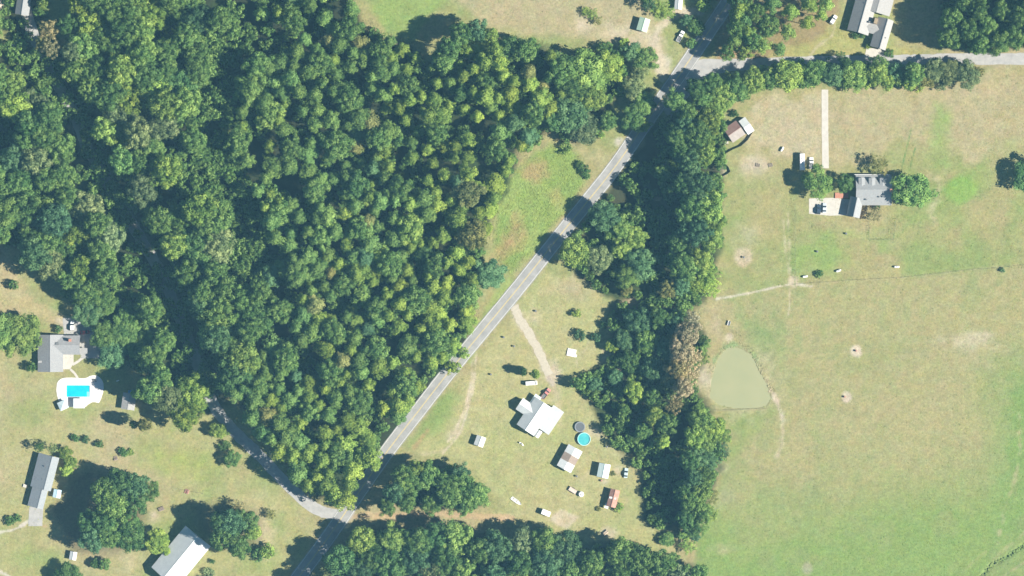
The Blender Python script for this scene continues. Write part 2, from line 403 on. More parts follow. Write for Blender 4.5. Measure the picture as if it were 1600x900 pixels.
mixto(area([(-30,385),(10,390),(30,430),(55,470),(90,490),(140,500),(100,520),(40,490),(-30,490)], 10, 8)*.9, c3((0.385,0.320,0.175)))
mixto(blob(112,505,34,13,.6,.5), c3((0.50,0.44,0.35)))
# woodland floor
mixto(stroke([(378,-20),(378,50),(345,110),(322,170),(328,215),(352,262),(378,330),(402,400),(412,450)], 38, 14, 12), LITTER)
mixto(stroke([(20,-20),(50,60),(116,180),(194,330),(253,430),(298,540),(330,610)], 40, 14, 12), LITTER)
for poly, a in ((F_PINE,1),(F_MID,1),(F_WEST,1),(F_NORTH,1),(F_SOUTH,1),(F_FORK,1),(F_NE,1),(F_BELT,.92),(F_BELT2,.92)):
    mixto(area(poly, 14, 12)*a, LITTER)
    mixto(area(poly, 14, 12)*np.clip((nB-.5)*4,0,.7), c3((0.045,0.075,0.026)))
for x, y, r in ((1035,300,9),(1040,395,10),(985,475,16),(1015,473,10),(1050,478,10),(1052,395,7),(1028,310,7),(1040,690,8),(990,650,7),(1025,640,6),(1060,745,8),(1000,690,6)): mixto(blob(x,y,r,r*.6,.6,.8)*.8, c3((0.38,0.31,0.20)))
for x, y, r in ((110,797,9),(128,800,8),(108,835,6),(125,838,5),(70,822,6)): mixto(blob(x,y,r,r*.6,.6,.8)*.8, c3((0.38,0.28,0.15)))
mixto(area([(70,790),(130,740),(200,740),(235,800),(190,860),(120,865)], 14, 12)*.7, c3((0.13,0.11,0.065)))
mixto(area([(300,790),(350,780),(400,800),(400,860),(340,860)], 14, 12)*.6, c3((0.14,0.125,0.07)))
mixto(stroke([(556,806),(620,806),(700,803),(760,808),(800,810)], 6.5, 4, 5), c3((0.430,0.310,0.180)))
mixto(blob(455,740,0.1,0.1), TAN)
mixto(stroke([(548,800),(538,812)], 10, 5, 4, False), c3((0.42,0.38,0.31)))
# speckle that belongs to the turf itself
C *= (1 + (nC[..., None]-0.5)*0.20 + (nE[..., None]-0.5)*0.16)
C *= (1 + (vnoise(U, V, 2.6, 77)[..., None]-0.5)*0.14)
C *= 1 + np.stack([fbm(U, V, 9, 501, 2)-.5, (fbm(U, V, 11, 511, 2)-.5)*.5, fbm(U, V, 9, 521, 2)-.5], -1)*np.array([.14, .14, .18])
C = np.clip(C*np.array([.785, .790, .785]), 0.01, 0.8)

Z = (nC-0.5)*0.05
psd = poly_sd(U, V, POND); Z = np.where(psd > -3, np.minimum(Z, np.clip(-(psd+1.5)*0.14, -1.6, 0.02)), Z)
dd = line_dist(U, V, DITCH); Z = np.where(dd < 4, Z - (1-dd/4)*0.9, Z)
ps = poly_sd(U, V, POOL_POLY); Z = np.where(ps > -3.2, -2.4, Z)
ny, nx = GX.shape
me = bpy.data.meshes.new('ground')
me.vertices.add(nx*ny)
me.vertices.foreach_set('co', np.stack([GX, GY, Z], -1).astype(np.float32).ravel())
ii = (np.arange(ny-1)[:, None]*nx + np.arange(nx-1)[None, :]).ravel()
q = np.stack([ii, ii+1, ii+nx+1, ii+nx], -1)
me.loops.add(q.size); me.loops.foreach_set('vertex_index', q.ravel().astype(np.int32))
me.polygons.add(len(q)); me.polygons.foreach_set('loop_start', np.arange(0, q.size, 4, dtype=np.int32))
me.update(calc_edges=True)
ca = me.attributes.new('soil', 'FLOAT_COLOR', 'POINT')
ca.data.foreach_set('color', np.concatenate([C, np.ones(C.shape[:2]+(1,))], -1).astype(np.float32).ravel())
me.polygons.foreach_set('use_smooth', np.ones(len(q), bool))
def ground_mat():
    m = bpy.data.materials.new('turf_and_soil'); m.use_nodes = True
    nt = m.node_tree; n = nt.nodes; L = nt.links; b = n['Principled BSDF']
    b.inputs['Roughness'].default_value = 1.0; b.inputs['Specular IOR Level'].default_value = 0.05
    at = n.new('ShaderNodeAttribute'); at.attribute_name = 'soil'
    tc = n.new('ShaderNodeTexCoord')
    a = n.new('ShaderNodeTexNoise'); a.inputs['Scale'].default_value = 0.9; a.inputs['Detail'].default_value = 5; a.inputs['Roughness'].default_value = .75
    L.new(tc.outputs['Object'], a.inputs['Vector'])
    mr = n.new('ShaderNodeMapRange'); mr.inputs['From Min'].default_value = .3; mr.inputs['From Max'].default_value = .7
    mr.inputs['To Min'].default_value = .74; mr.inputs['To Max'].default_value = 1.22
    L.new(a.outputs['Fac'], mr.inputs['Value'])
    vm = n.new('ShaderNodeVectorMath'); vm.operation = 'SCALE'
    L.new(at.outputs['Color'], vm.inputs[0]); L.new(mr.outputs[0], vm.inputs['Scale']); L.new(vm.outputs[0], b.inputs['Base Color'])
    nb = n.new('ShaderNodeTexNoise'); nb.inputs['Scale'].default_value = 1.6; nb.inputs['Detail'].default_value = 4
    L.new(tc.outputs['Object'], nb.inputs['Vector'])
    bp = n.new('ShaderNodeBump'); bp.inputs['Strength'].default_value = .5; bp.inputs['Distance'].default_value = .25
    L.new(nb.outputs['Fac'], bp.inputs['Height']); L.new(bp.outputs[0], b.inputs['Normal'])
    return m
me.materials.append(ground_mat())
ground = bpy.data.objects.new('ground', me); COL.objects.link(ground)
tag(ground, 'tan and green grass ground with bare earth tracks', kind='structure')

# ------------------------------------------------------------------ roads, drives, slabs
ASPH = mat('asphalt', (0.215,0.214,0.212), 0.9, (0.315,0.308,0.298), 0.22, 0.15, 6.0)
ASPH2 = mat('old_asphalt', (0.27,0.265,0.26), 0.92, (0.37,0.36,0.345), 0.4, 0.2, 5.0)
GRAVEL = mat('gravel', (0.36,0.32,0.25), 0.95, (0.45,0.405,0.325), 0.8, 0.4, 5.0)
CONC = mat('concrete', (0.40,0.375,0.335), 0.85, (0.49,0.46,0.415), 0.5, 0.1, 4.0)
DECK = mat('pool_deck_concrete', (0.60,0.56,0.53), 0.85, (0.70,0.665,0.64), 0.6, 0.1, 4.0)
YEL = mat('yellow_paint', (0.55,0.42,0.14), 0.7, (0.42,0.36,0.2), 2.0)
WHT = mat('white_paint', (0.66,0.66,0.63), 0.7, (0.5,0.5,0.48), 2.0)
def ribbon(name, pts, hw, z, m, parent=None, jit=0.0, off=0.0, thick=0.0):
    """strip along a pixel polyline; half width hw and offset off in metres"""
    W = [P(p[0], p[1]) for p in pts]
    b = MB(); n = len(W)
    rows = []
    for i in range(n):
        t = (W[min(i+1, n-1)] - W[max(i-1, 0)]).normalized(); nrm = Vector((-t.y, t.x, 0))
        c = W[i] + nrm*off
        a = hw + jit*(rng.random()-.5)*2; d = hw + jit*(rng.random()-.5)*2
        rows.append((c + nrm*a, c - nrm*d))
    for i in range(n):
        l, r = rows[i]
        b.v += [(l.x, l.y, z), (r.x, r.y, z)]
    for i in range(n-1):
        b.f.append((2*i, 2*i+1, 2*i+3, 2*i+2)); b.m.append(0)
    if thick > 0:
        k = len(b.v)
        b.v += [(x, y, z - thick) for x, y, _ in b.v]
        for i in range(n-1):
            b.f.append((2*i, 2*i+2, k+2*i+2, k+2*i)); b.f.append((2*i+1, k+2*i+1, k+2*i+3, 2*i+3)); b.m += [0, 0]
        b.f.append((0, k, k+1, 1)); b.f.append((2*n-2, 2*n-1, k+2*n-1, k+2*n-2)); b.m += [0, 0]
    return b.build(name, m, parent)
def dense(pts, step=4):
    out = []
    for a, b in zip(pts[:-1], pts[1:]):
        a = np.array(a, float); b = np.array(b, float); k = max(1, int(np.hypot(*(b-a))/step))
        for j in range(k): out.append(a + (b-a)*j/k)
    out.append(np.array(pts[-1], float)); return out
def slab(name, poly, z, m, label, hole=None, parent=None, kind='structure', thick=.2, z0=None):
    b = MB(); w = [P(x, y) for x, y in poly]
    w = w if sum(a.x*c.y - c.x*a.y for a, c in zip(w, w[1:]+w[:1])) > 0 else w[::-1]
    b.poly([(p.x, p.y, z) for p in w])
    n = len(w)
    for i in range(n):
        p, q2 = w[i], w[(i+1) % n]
        b.poly([(p.x, p.y, z-thick), (q2.x, q2.y, z-thick), (q2.x, q2.y, z), (p.x, p.y, z)])
    o = b.build(name, m, parent)
    if label: tag(o, label, kind=kind)
    return o
MR = dense(MAIN_ROAD, 5)
road = tag(ribbon('main_road', MR, 3.55, 0.10, ASPH, jit=.10, thick=.2), 'grey two lane road running diagonally through the scene', kind='structure')
for off in (-0.14, 0.14): ribbon('center_line', MR, 0.085, 0.118, YEL, road, off=off)
for off in (-3.1, 3.1): ribbon('edge_line', MR, 0.085, 0.118, WHT, road, off=off)
tag(ribbon('side_road', dense(SIDE_ROAD, 5), 2.75, 0.075, ASPH2, jit=.25, thick=.2), 'pale side road running east behind the tree row', kind='structure')
slab('road_junction', smooth_line([(1046,146),(1062,118),(1080,100),(1100,92),(1130,93),(1170,93),(1200,91),(1200,107),(1160,109),(1128,114),(1106,124),(1088,138),(1070,158),(1052,184),(1036,170),(1046,146)], 3)[:-1], 0.06, ASPH2, 'wide flared asphalt junction of main and side road')
tag(ribbon('west_road', dense(WEST_ROAD, 5), 2.6, 0.075, ASPH2, jit=.25, thick=.2), 'shaded side road running northwest through the wood', kind='structure')
tag(ribbon('driveway', dense(HOME_DRIVE, 3), 1.9, 0.05, GRAVEL, jit=.45), 'cream gravel drive leading to the white roofed house', kind='structure')
tag(ribbon('driveway', dense(HOUSE_DRIVE, 4), 1.55, 0.06, CONC, jit=.05, thick=.15), 'straight concrete drive leading south to the house with dormers', kind='structure')
slab('parking_pad', [(1264,310),(1300,309),(1330,312),(1330,336),(1296,337),(1264,334)], 0.07, CONC, 'concrete parking pad west of the house with dormers')
slab('parking_pad', [(1354,75),(1382,76),(1380,92),(1350,92)], 0.09, CONC, 'concrete apron south of the long pale roofed house')
slab('parking_pad', [(98,497),(134,496),(140,512),(157,520),(157,560),(126,560),(124,524),(100,524)], 0.07, ASPH2, 'parking area beside the grey roofed pool house')
slab('parking_pad', [(46,792),(68,790),(66,822),(44,822)], 0.07, ASPH2, 'shaded parking slab south of the long grey house')
slab('patio', [(97,553),(115,553),(115,566),(110,577),(97,577)], 0.09, CONC, 'small concrete patio in the angle of the grey roofed house')
ribbon_o = ribbon('footpath', dense(smooth_line([(113,570),(120,566),(128,560),(133,556)]),2), .6, 0.06, CONC); tag(ribbon_o, 'curved concrete footpath round the patio', kind='structure')
ribbon_o = ribbon('footpath', dense(smooth_line([(110,577),(117,584),(122,592)]),2), .55, 0.065, CONC); tag(ribbon_o, 'short concrete footpath from patio to pool deck', kind='structure')

# pond
b = MB(); b.poly([tuple(P(x, y, -0.10)) for x, y in [( (x-1157)*1.04+1157, (y-592)*1.04+592) for x, y in smooth_line(POND + [POND[0]], 5)[:-1]][::-1]])
def water_mat(name, col, rough, bump=0.02, col2=None):
    m = mat(name, col, rough, col2 or tuple(c*1.1 for c in col), 0.09, bump, 1.5, spec=0.4); return m
pond = b.build('pond', water_mat('muddy_water', (0.280,0.278,0.155), 0.35, .02, (0.250,0.262,0.145)))
tag(pond, 'muddy olive farm pond at the edge of the pasture', kind='structure')

# ------------------------------------------------------------------ trees
def leaf_mesh(name, clumps, per, leaf, seed, zflat=0.85):
    """clumps: (x, y, z, r, tint); every leaf clump is a shell of small leaf-sized quads"""
    g = np.random.default_rng(seed)
    Vs, T = [], []
    for (cx, cy, cz, cr, ct) in clumps:
        n = max(14, int(per*cr*cr))
        d = g.normal(size=(n, 3)); d[:, 2] += 0.35
        d /= np.linalg.norm(d, axis=1)[:, None]
        pos = np.array([cx, cy, cz]) + d*(cr*(0.62+0.45*g.random(n)))[:, None]*np.array([1, 1, zflat])
        nr = d + g.normal(size=(n, 3))*0.32; nr /= np.linalg.norm(nr, axis=1)[:, None]
        t = np.cross(nr, g.normal(size=(n, 3))); t /= np.linalg.norm(t, axis=1)[:, None]
        bt = np.cross(nr, t)
        s = leaf*(0.6+0.8*g.random(n))[:, None]
        a = 0.55+0.35*g.random(n)[:, None]
        quad = np.stack([pos - t*s, pos - bt*s*a - nr*s*.15, pos + t*s, pos + bt*s*a - nr*s*.15], 1)
        Vs.append(quad.reshape(-1, 3))
        T.append(np.clip(ct + (g.random(n)-.5)*.35, 0, 1))
    Vx = np.concatenate(Vs); Tx = np.concatenate(T); nq = len(Tx)
    me = bpy.data.meshes.new(name)
    me.vertices.add(nq*4); me.vertices.foreach_set('co', Vx.astype(np.float32).ravel())
    me.loops.add(nq*4); me.loops.foreach_set('vertex_index', np.arange(nq*4, dtype=np.int32))
    me.polygons.add(nq); me.polygons.foreach_set('loop_start', np.arange(0, nq*4, 4, dtype=np.int32))
    me.update(calc_edges=True)
    at = me.attributes.new('tint', 'FLOAT', 'FACE'); at.data.foreach_set('value', Tx.astype(np.float32))
    me.materials.append(LEAF)
    return me

def broad_clumps(seed, Rr=6.0, top=14.0, depth=8.0, n=44, lob=5, cmin=1.05, cmax=1.9):
    g = random.Random(seed); out = []
    ph = [g.random()*6.28 for _ in range(3)]
    cz = top - depth/2
    for i in range(n):
        a = i*2.39996 + g.random()*.7
        h = 1 - 1.55*((i+.5)/n)                       # from the top down to below the middle
        h = max(-.6, min(.97, h + (g.random()-.5)*.2))
        rad = math.sqrt(max(0.05, 1-h*h))
        wob = 1 + .13*math.sin(lob*a+ph[0]) + .10*math.sin(2*a+ph[1]) + (g.random()-.5)*.26
        k = (.72+.2*g.random())*wob
        cr = g.uniform(cmin, cmax)*Rr/6
        out.append((rad*Rr*k*math.cos(a), rad*Rr*k*math.sin(a), cz + h*depth/2*(.8+.25*g.random()), cr, g.random()))
    for i in range(11):                               # inner mass
        a = i*2.39996; r = Rr*.58*math.sqrt((i+.3)/11)
        out.append((r*math.cos(a), r*math.sin(a), cz + depth*(.22 - .3*g.random()), Rr*.25, .35+.3*g.random()))
    return out
def pine_clumps(seed, Rr=3.7, top=19.0, depth=8.0, n=24):
    g = random.Random(seed); out = []
    for i in range(n):
        t = (i+.5)/n
        a = i*2.39996 + g.random()
        h = t**1.1
        rad = Rr*(.10 + 1.0*math.sin(min(1.0, h*1.25)*math.pi/2)) * (.70+.42*g.random())*.80
        if h > .8: rad *= .85
        out.append((rad*math.cos(a), rad*math.sin(a), top - .6 - h*depth + (g.random()-.5)*.8, g.uniform(1.05, 1.75), .25+.75*g.random()*(1-.3*h)))
    out.append((0, 0, top-depth*.55, 1.6, .2)); out.append((0, 0, top-depth*.3, 1.3, .3))
    return out
def trunk_mesh(name, top, r0, limbs, seed, spread):
    g = random.Random(seed); b = MB()
    rings = []; x = y = 0
    N = 5
    for i in range(N+1):
        t = i/N
        rr = r0*(1.25 if i == 0 else 1-.75*t)
        rings.append([(x + rr*math.cos(k*math.pi/3.5), y + rr*math.sin(k*math.pi/3.5), top*t) for k in range(7)])
        x += (g.random()-.5)*.35; y += (g.random()-.5)*.35
    b.rings(rings)
    for i in range(limbs):
        a = i*2.4 + g.random(); z = top*(.45+.5*i/limbs)
        L = spread*(.55+.35*g.random())
        p = (L*math.cos(a), L*math.sin(a), z + L*.5)
        b.tube((0, 0, z), p, r0*.32, r0*.08, 5)
        q = (p[0]*1.1 - p[1]*.3, p[1]*1.1 + p[0]*.3, p[2]+L*.25)
        m = [(p[0]*.6), (p[1]*.6), z + L*.3]
        b.tube(m, q, r0*.16, r0*.05, 4)
    me = bpy.data.meshes.new(name); me.from_pydata(b.v, [], b.f); me.materials.append(BARK); me.update()
    return me
BROAD, PINE, SHRUB, LOOSE = [], [], [], []
for k in range(9):
    BROAD.append((leaf_mesh('broad_crown', broad_clumps(100+k, lob=3+k % 4, n=48+3*(k % 5)), 40, .31, 200+k), trunk_mesh('broad_trunk', 9.5, .34, 7, 300+k, 4.6)))
for k in range(8):
    PINE.append((leaf_mesh('pine_crown', pine_clumps(400+k, Rr=3.5+.12*(k % 4), depth=7.0+.5*(k % 4), n=20+k % 5), 42, .29, 500+k), trunk_mesh('pine_trunk', 17.5, .24, 7, 600+k, 2.2)))
for k in range(5):
    SHRUB.append((leaf_mesh('shrub_crown', broad_clumps(700+k, Rr=1.5, top=2.2, depth=2.0, n=16, lob=3, cmin=1.5, cmax=2.6), 130, .16, 720+k, 1.0), trunk_mesh('shrub_stem', 1.2, .06, 5, 740+k, .8)))
for k in range(3):
    LOOSE.append((leaf_mesh('loose_crown', broad_clumps(800+k, lob=4, n=30, cmin=.6, cmax=1.25), 40, .27, 820+k), trunk_mesh('broad_trunk', 9.5, .3, 9, 840+k, 4.6)))
KIND = {'B': (BROAD, 6.0, 14.0), 'P': (PINE, 3.7, 19.0), 'S': (SHRUB, 1.5, 2.3), 'L': (LOOSE, 6.0, 14.0)}
PAL = {
 'dark': (0.094,0.190,0.060), 'mid': (0.141,0.251,0.071), 'light': (0.219,0.332,0.081), 'pine': (0.190,0.294,0.062), 'yel': (0.238,0.345,0.068),
 'teal': (0.101,0.201,0.088), 'brown': (0.369,0.337,0.203), 'olive': (0.225,0.251,0.088), 'lime': (0.241,0.369,0.081), 'grey': (0.182,0.246,0.107), 'khaki': (0.321,0.300,0.139)}
def tcol(code, j=.16):
    c = PAL[code] if isinstance(code, str) else code
    v = 1 + (rng.random()-.5)*2*j; s = (rng.random()-.5)*j
    return (c[0]*v*(1+s*.8), c[1]*v, c[2]*v*(1-s), 1.0)
NAME = {'B': 'broadleaf_tree', 'P': 'pine_tree', 'S': 'shrub', 'L': 'loose_tree'}
CATG = {'B': 'tree', 'P': 'pine tree', 'S': 'shrub', 'L': 'tree'}
def tree(kind, px, py, rpx, h, col, label, group=None, var=None, name=None):
    pool, r0, h0 = KIND[kind]
    k = rng.randrange(len(pool)) if var is None else var % len(pool)
    s = rpx*S/r0
    root = empty(name or NAME[kind], P(px, py), label, CATG[kind], group, rng.random()*6.283)
    root.scale = (s, s, h/h0)
    cr = bpy.data.objects.new('crown', pool[k][0]); tr = bpy.data.objects.new('trunk' if kind != 'S' else 'stem', pool[k][1])
    for o in (tr, cr): COL.objects.link(o); o.parent = root
    cr.color = tcol(col)
    return root

def scatter(poly, dmin, seed, keep=lambda x, y: True, tries=9000, old=()):
    g = random.Random(seed); pts = []; grid = {}
    xs = [p[0] for p in poly]; ys = [p[1] for p in poly]
    arr = np.array([(g.uniform(min(xs), max(xs)), g.uniform(min(ys), max(ys))) for _ in range(tries)])
    ok = in_poly(arr[:, 0], arr[:, 1], poly)
    def near(x, y):
        i, j = int(x//dmin), int(y//dmin)
        for a in range(i-1, i+2):
            for b2 in range(j-1, j+2):
                for (u, v) in grid.get((a, b2), ()):
                    if (u-x)**2 + (v-y)**2 < dmin*dmin: return True
        return False
    for x, y in old: grid.setdefault((int(x//dmin), int(y//dmin)), []).append((x, y))
    for (x, y), o in zip(arr, ok):
        if o and keep(x, y) and not near(x, y):
            grid.setdefault((int(x//dmin), int(y//dmin)), []).append((x, y)); pts.append((x, y))
    return pts
_PD = {}
def pd(x, y, line):
    """distance to a line, looked up in a 3 px raster"""
    k = id(line) if len(line) > 16 else tuple(map(tuple, line))
    if k not in _PD:
        gx_, gy_ = np.meshgrid(np.arange(-60, 1681, 3.0), np.arange(-60, 981, 3.0))
        _PD[k] = (_ld(gx_, gy_, line, 0), line)
    D = _PD[k][0]
    return float(D[min(max(int((y+60)/3), 0), D.shape[0]-1), min(max(int((x+60)/3), 0), D.shape[1]-1)])
MEADOW_C = MEADOW + [MEADOW[0]]
GAP = [(378,-20),(378,50),(345,110),(322,170),(328,215),(352,262),(378,330),(402,400)]
def near_gap(x, y): return pd(x, y, GAP) < (33 if y < 110 or 250 < y else 24)

# pines of the big wood: the largest three hundred stand alone, the rest is one mass
pts = scatter(F_PINE, 17.5, 5, lambda x, y: not near_gap(x, y) and pd(x, y, MAIN_ROAD) > (20 if y < 690 else 11) and pd(x, y, WEST_ROAD) > 26)
trees = []
BIG = scatter(F_PINE, 62, 77, lambda x, y: not near_gap(x, y) and pd(x, y, MAIN_ROAD) > 40 and pd(x, y, WEST_ROAD) > 50)
gaps = fbm(np.array([p[0] for p in pts]), np.array([p[1] for p in pts]), 40, 91, 3)
hvar = fbm(np.array([p[0] for p in pts]), np.array([p[1] for p in pts]), 70, 95, 2)
for (x, y), gp, hv in zip(pts, gaps, hvar):
    if gp < .34 or any((x-u)**2 + (y-v)**2 < 16**2 for u, v in BIG): continue
    edge = float(poly_sd(np.array([x]), np.array([y]), F_PINE)[0])
    r = 9.5 + 9*rng.random()**1.6; h = 16.0 + 9*(hv-.5)*2 + rng.uniform(-3, 3)
    if edge < 12 and pd(x, y, WEST_ROAD) > 60: h *= rng.uniform(.65, .95)
    if pd(x, y, WEST_ROAD) < 75 and y > 560: h = rng.uniform(19, 23)
    yel = np.clip((x-560)/260 + (y-300)/900 + rng.uniform(-.35, .35), 0, 1)
    c = 'yel' if yel > .72 else ('pine' if yel > .15 else 'mid')
    if rng.random() < .13: c = rng.choice(['dark', 'teal', 'mid', 'olive'])
    trees.append((x, y, r, h, c))
trees.sort(key=lambda t: -t[2])
def zone(x, y):
    if pd(x, y, MEADOW_C) < 45: return 'bordering the bright meadow'
    if y > 660: return 'at the pointed south end of the big wood'
    if pd(x, y, MAIN_ROAD) < 60: return 'along the main road side of the big wood'
    if y < 95: return 'at the north edge of the big wood'
    if pd(x, y, WEST_ROAD) < 60: return 'above the shaded side road'
    if pd(x, y, GAP) < 45: return 'lining the dark gap in the big wood'
    return ('in the upper ' if y < 260 else 'in the lower ' if y > 440 else 'in the middle ') + ('left' if x < 520 else 'right' if x > 660 else 'centre') + ' of the big wood'
TONE = {'yel': 'yellow green', 'pine': 'green', 'mid': 'mid green', 'dark': 'dark green', 'teal': 'bluish green', 'olive': 'olive', 'light': 'light green', 'khaki': 'straw coloured', 'grey': 'greyish green', 'lime': 'lime green', 'brown': 'brown'}
for (x, y, r, h, c) in trees[:300]:
    tree('P', x, y, r, h, c, '%s%s pine crown %s' % ('broad ' if r > 14.6 else 'slim ' if r < 12.2 else '', TONE[c], zone(x, y)), 'pines of the big wood')

F_GAP = [(390,20),(400,60),(372,110),(360,200),(385,290),(415,350),(430,420),(425,470),(390,470),(370,400),(345,320),(310,250),(295,190),(312,130),(345,60),(358,0)]
# broadleaf woods
WOODS = []
def wood(poly, dmin, seed, cols, hr, rr, place, group, keep=lambda x, y: True, hole=0.0):
    for (x, y) in scatter(poly, dmin, seed, keep, 5000):
        if fbm(np.array([x]), np.array([y]), 48, 333, 2)[0] < hole: continue
        c = rng.choice(cols)
        r_ = rng.uniform(*rr); f_ = (r_-rr[0])/(rr[1]-rr[0])
        WOODS.append((x, y, r_, rng.uniform(*hr) if not (130 < x < 235 and 465 < y < 600) else rng.uniform(7, 10), c, '%s%s tree crown %s' % ('broad ' if f_ > .66 else 'small ' if f_ < .33 else '', TONE[c], place(x, y) if callable(place) else place), group))
def road_side(x, y):
    p = min(WEST_ROAD, key=lambda q: (q[0]-x)**2 + (q[1]-y)**2); return 1 if x > p[0] else -1
for (x, y) in BIG:
    c = rng.choice(['mid', 'light', 'dark', 'teal', 'olive']); WOODS.append((x, y, rng.uniform(17, 23), rng.uniform(16, 21), c, '%s broadleaf crown among the pines %s' % (TONE[c], zone(x, y)), 'broadleaf crowns among the pines'))
rk = lambda x, y: pd(x, y, WEST_ROAD) > ((44 if road_side(x, y) > 0 else 33) if y < 600 else 20) and not near_gap(x, y)
MIX = ['mid', 'mid', 'dark', 'teal', 'light', 'pine', 'grey']
wood(F_MID, 26, 15, MIX, (15, 25), (19, 28), lambda x, y: 'in the wood strip left of the dark gap, ' + ('upper end' if y < 160 else 'middle' if y < 340 else 'lower end'), 'trees of the strip left of the gap', rk, .36)
wood(F_WEST, 26, 17, MIX, (15, 24), (18, 27), lambda x, y: 'in the wood behind the pool house, ' + ('top' if y < 220 else 'middle' if y < 400 else 'lower end'), 'trees of the wood behind the pool house', rk, .30)
EDGE_K = lambda x, y: pd(x, y, MAIN_ROAD) > 26
wood(F_SOUTH, 29, 23, ['mid', 'light', 'dark', 'teal', 'grey'], (16, 20), (20, 27), lambda x, y: 'in the wood along the bottom edge, ' + ('left part' if x < 680 else 'middle' if x < 860 else 'right part'), 'trees of the bottom wood', lambda x, y: pd(x, y, MAIN_ROAD) > 27)
wood(F_FORK, 24, 29, ['mid', 'light', 'teal', 'light'], (13, 17), (15, 21), 'in the copse below the white shed', 'trees of the copse below the white shed', EDGE_K)
wood(F_NE, 26, 31, ['light', 'mid', 'mid', 'dark'], (19, 24), (15, 21), 'in the wood at the top right corner', 'trees of the top right wood')

# hand-placed trees: (kind, x, y, radius in px, height in m, colour)
ORD = 'first second third fourth fifth sixth seventh eighth ninth tenth eleventh twelfth thirteenth fourteenth fifteenth sixteenth seventeenth eighteenth nineteenth twentieth'.split()
ORD += ['twenty-' + w for w in ORD[:9]] + ['thirtieth'] + ['thirty-' + w for w in ORD[:9]] + ['fortieth']
def cluster(label, group, items):
    xs = [it[1] for it in items]; ys = [it[2] for it in items]
    wide = max(xs)-min(xs) > max(ys)-min(ys)
    items = sorted(items, key=lambda it: it[1] if wide else it[2])
    for i, (k, x, y, r, h, c) in enumerate(items):
        pos = ('leftmost' if wide else 'topmost') if i == 0 else ('rightmost' if wide else 'lowest') if i == len(items)-1 else ORD[i] + (' from the left' if wide else ' from the top')
        tree(k, x, y, r, h, c, label.replace('{}', TONE[c]) + ', ' + pos, group)
cluster('{} large crown at the north corner of the big wood', 'large trees at the north corner', [('B',915,118,34,15,'light'),('B',950,106,24,13,'lime'),('B',893,180,30,14,'teal'),('B',912,203,22,11,'grey'),('B',884,108,24,14,'mid'),('B',925,150,24,14,'light'),('B',895,140,24,15,'mid'),('B',868,190,18,12,'dark')])
cluster('{} tree between the north yard track and the main road', 'trees beside the north yard track', [('B',988,82,15,7,'teal'),('B',1008,92,19,8,'mid'),('B',1000,112,14,7,'grey'),('B',975,70,9,4,'lime'),('B',990,140,18,9,'grey'),('B',1006,160,18,9,'mid'),('B',990,184,20,9,'mid'),('B',1002,196,13,7,'light')])
cluster('{} tree lining the side road', 'tree row along the side road', [(k, x, y, r*1.12, h*1.1, c) for k, x, y, r, h, c in [('B',1128,150,19,11,'light'),('B',1150,140,17,11,'mid'),('B',1176,128,17,11,'light'),('B',1205,126,15,10,'mid'),('B',1228,118,23,12,'light'),('B',1272,114,16,10,'mid'),('B',1297,118,17,10,'teal'),('B',1335,119,19,9,'light'),('B',1318,100,9,10,'dark'),('B',1368,118,16,10,'light'),('B',1372,100,12,9,'mid'),('B',1384,130,10,8,'light'),('B',1428,116,15,9,'mid'),('B',1445,122,13,8,'olive'),('B',1456,110,16,9,'grey'),('B',1484,112,16,8,'grey'),('B',1508,118,18,9,'grey'),('B',1420,132,9,6,'light'),('B',1254,128,10,7,'mid'),('S',1190,116,12,5,'mid'),('S',1214,108,11,5,'dark'),('S',1250,108,12,5.5,'mid'),('S',1262,126,11,4.5,'light'),('S',1286,106,12,5.5,'dark'),('S',1316,128,12,5,'mid'),('S',1352,108,12,5.5,'dark'),('S',1354,128,11,4.5,'light'),('S',1398,112,12,5,'teal'),('S',1410,124,12,4.5,'mid'),('S',1434,130,11,4,'light'),('S',1470,126,12,4.5,'grey'),('S',1496,106,11,5,'mid'),('S',1524,112,10,4,'olive'),('S',1140,128,12,5,'light'),('S',1164,142,12,4.5,'light')]])
cluster('{} tall tree over bare orange soil at the road junction', 'tall trees at the road junction', [('P',1152,14,13,19,'pine'),('B',1176,22,18,17,'mid'),('P',1205,10,14,19,'mid'),('P',1232,22,13,18,'pine'),('P',1262,10,14,18,'pine'),('P',1288,8,13,17,'light'),('P',1165,52,14,19,'pine'),('B',1198,44,17,17,'mid'),('P',1228,52,13,17,'light'),('P',1258,38,12,16,'pine'),('P',1280,26,10,14,'yel'),('P',1190,74,13,17,'light'),('P',1215,78,11,15,'mid'),('P',1160,34,12,19,'dark'),('P',1146,66,12,18,'mid'),('P',1180,-12,14,19,'mid'),('P',1150,-20,14,19,'dark'),('P',1130,-20,13,19,'mid'),('B',1150,2,16,19,'dark'),('B',1148,46,15,19,'mid'),('P',1150,26,13,20,'pine'),('B',1172,64,15,18,'mid'),('B',1160,84,13,16,'light'),('B',1135,84,12,15,'mid')])
BELT = [('B',1085,212,20,17,'mid'),('B',1105,190,18,14,'light'),('B',1118,172,15,11,'light'),('B',1098,158,15,12,'mid'),('B',1099,243,15,15,'light'),('B',1075,252,18,17,'teal'),('B',1035,272,13,12,'mid'),('B',1088,290,24,18,'teal'),('B',1102,288,15,14,'light'),('B',1078,325,22,18,'mid'),('B',1104,328,22,17,'light'),('B',1116,352,15,12,'light'),('B',1085,362,22,18,'teal'),('B',1108,376,18,15,'light'),('B',1066,415,20,15,'mid'),('B',1092,408,17,13,'light'),('B',1062,446,14,10,'teal'),('L',1106,425,18,8,'lime'),('L',1110,450,16,7,'lime'),('L',1088,446,15,8,'yel'),('B',1042,452,13,10,'olive'),('B',1055,215,16,16,'mid'),('B',1070,178,15,15,'mid'),('B',1062,290,16,16,'dark')]
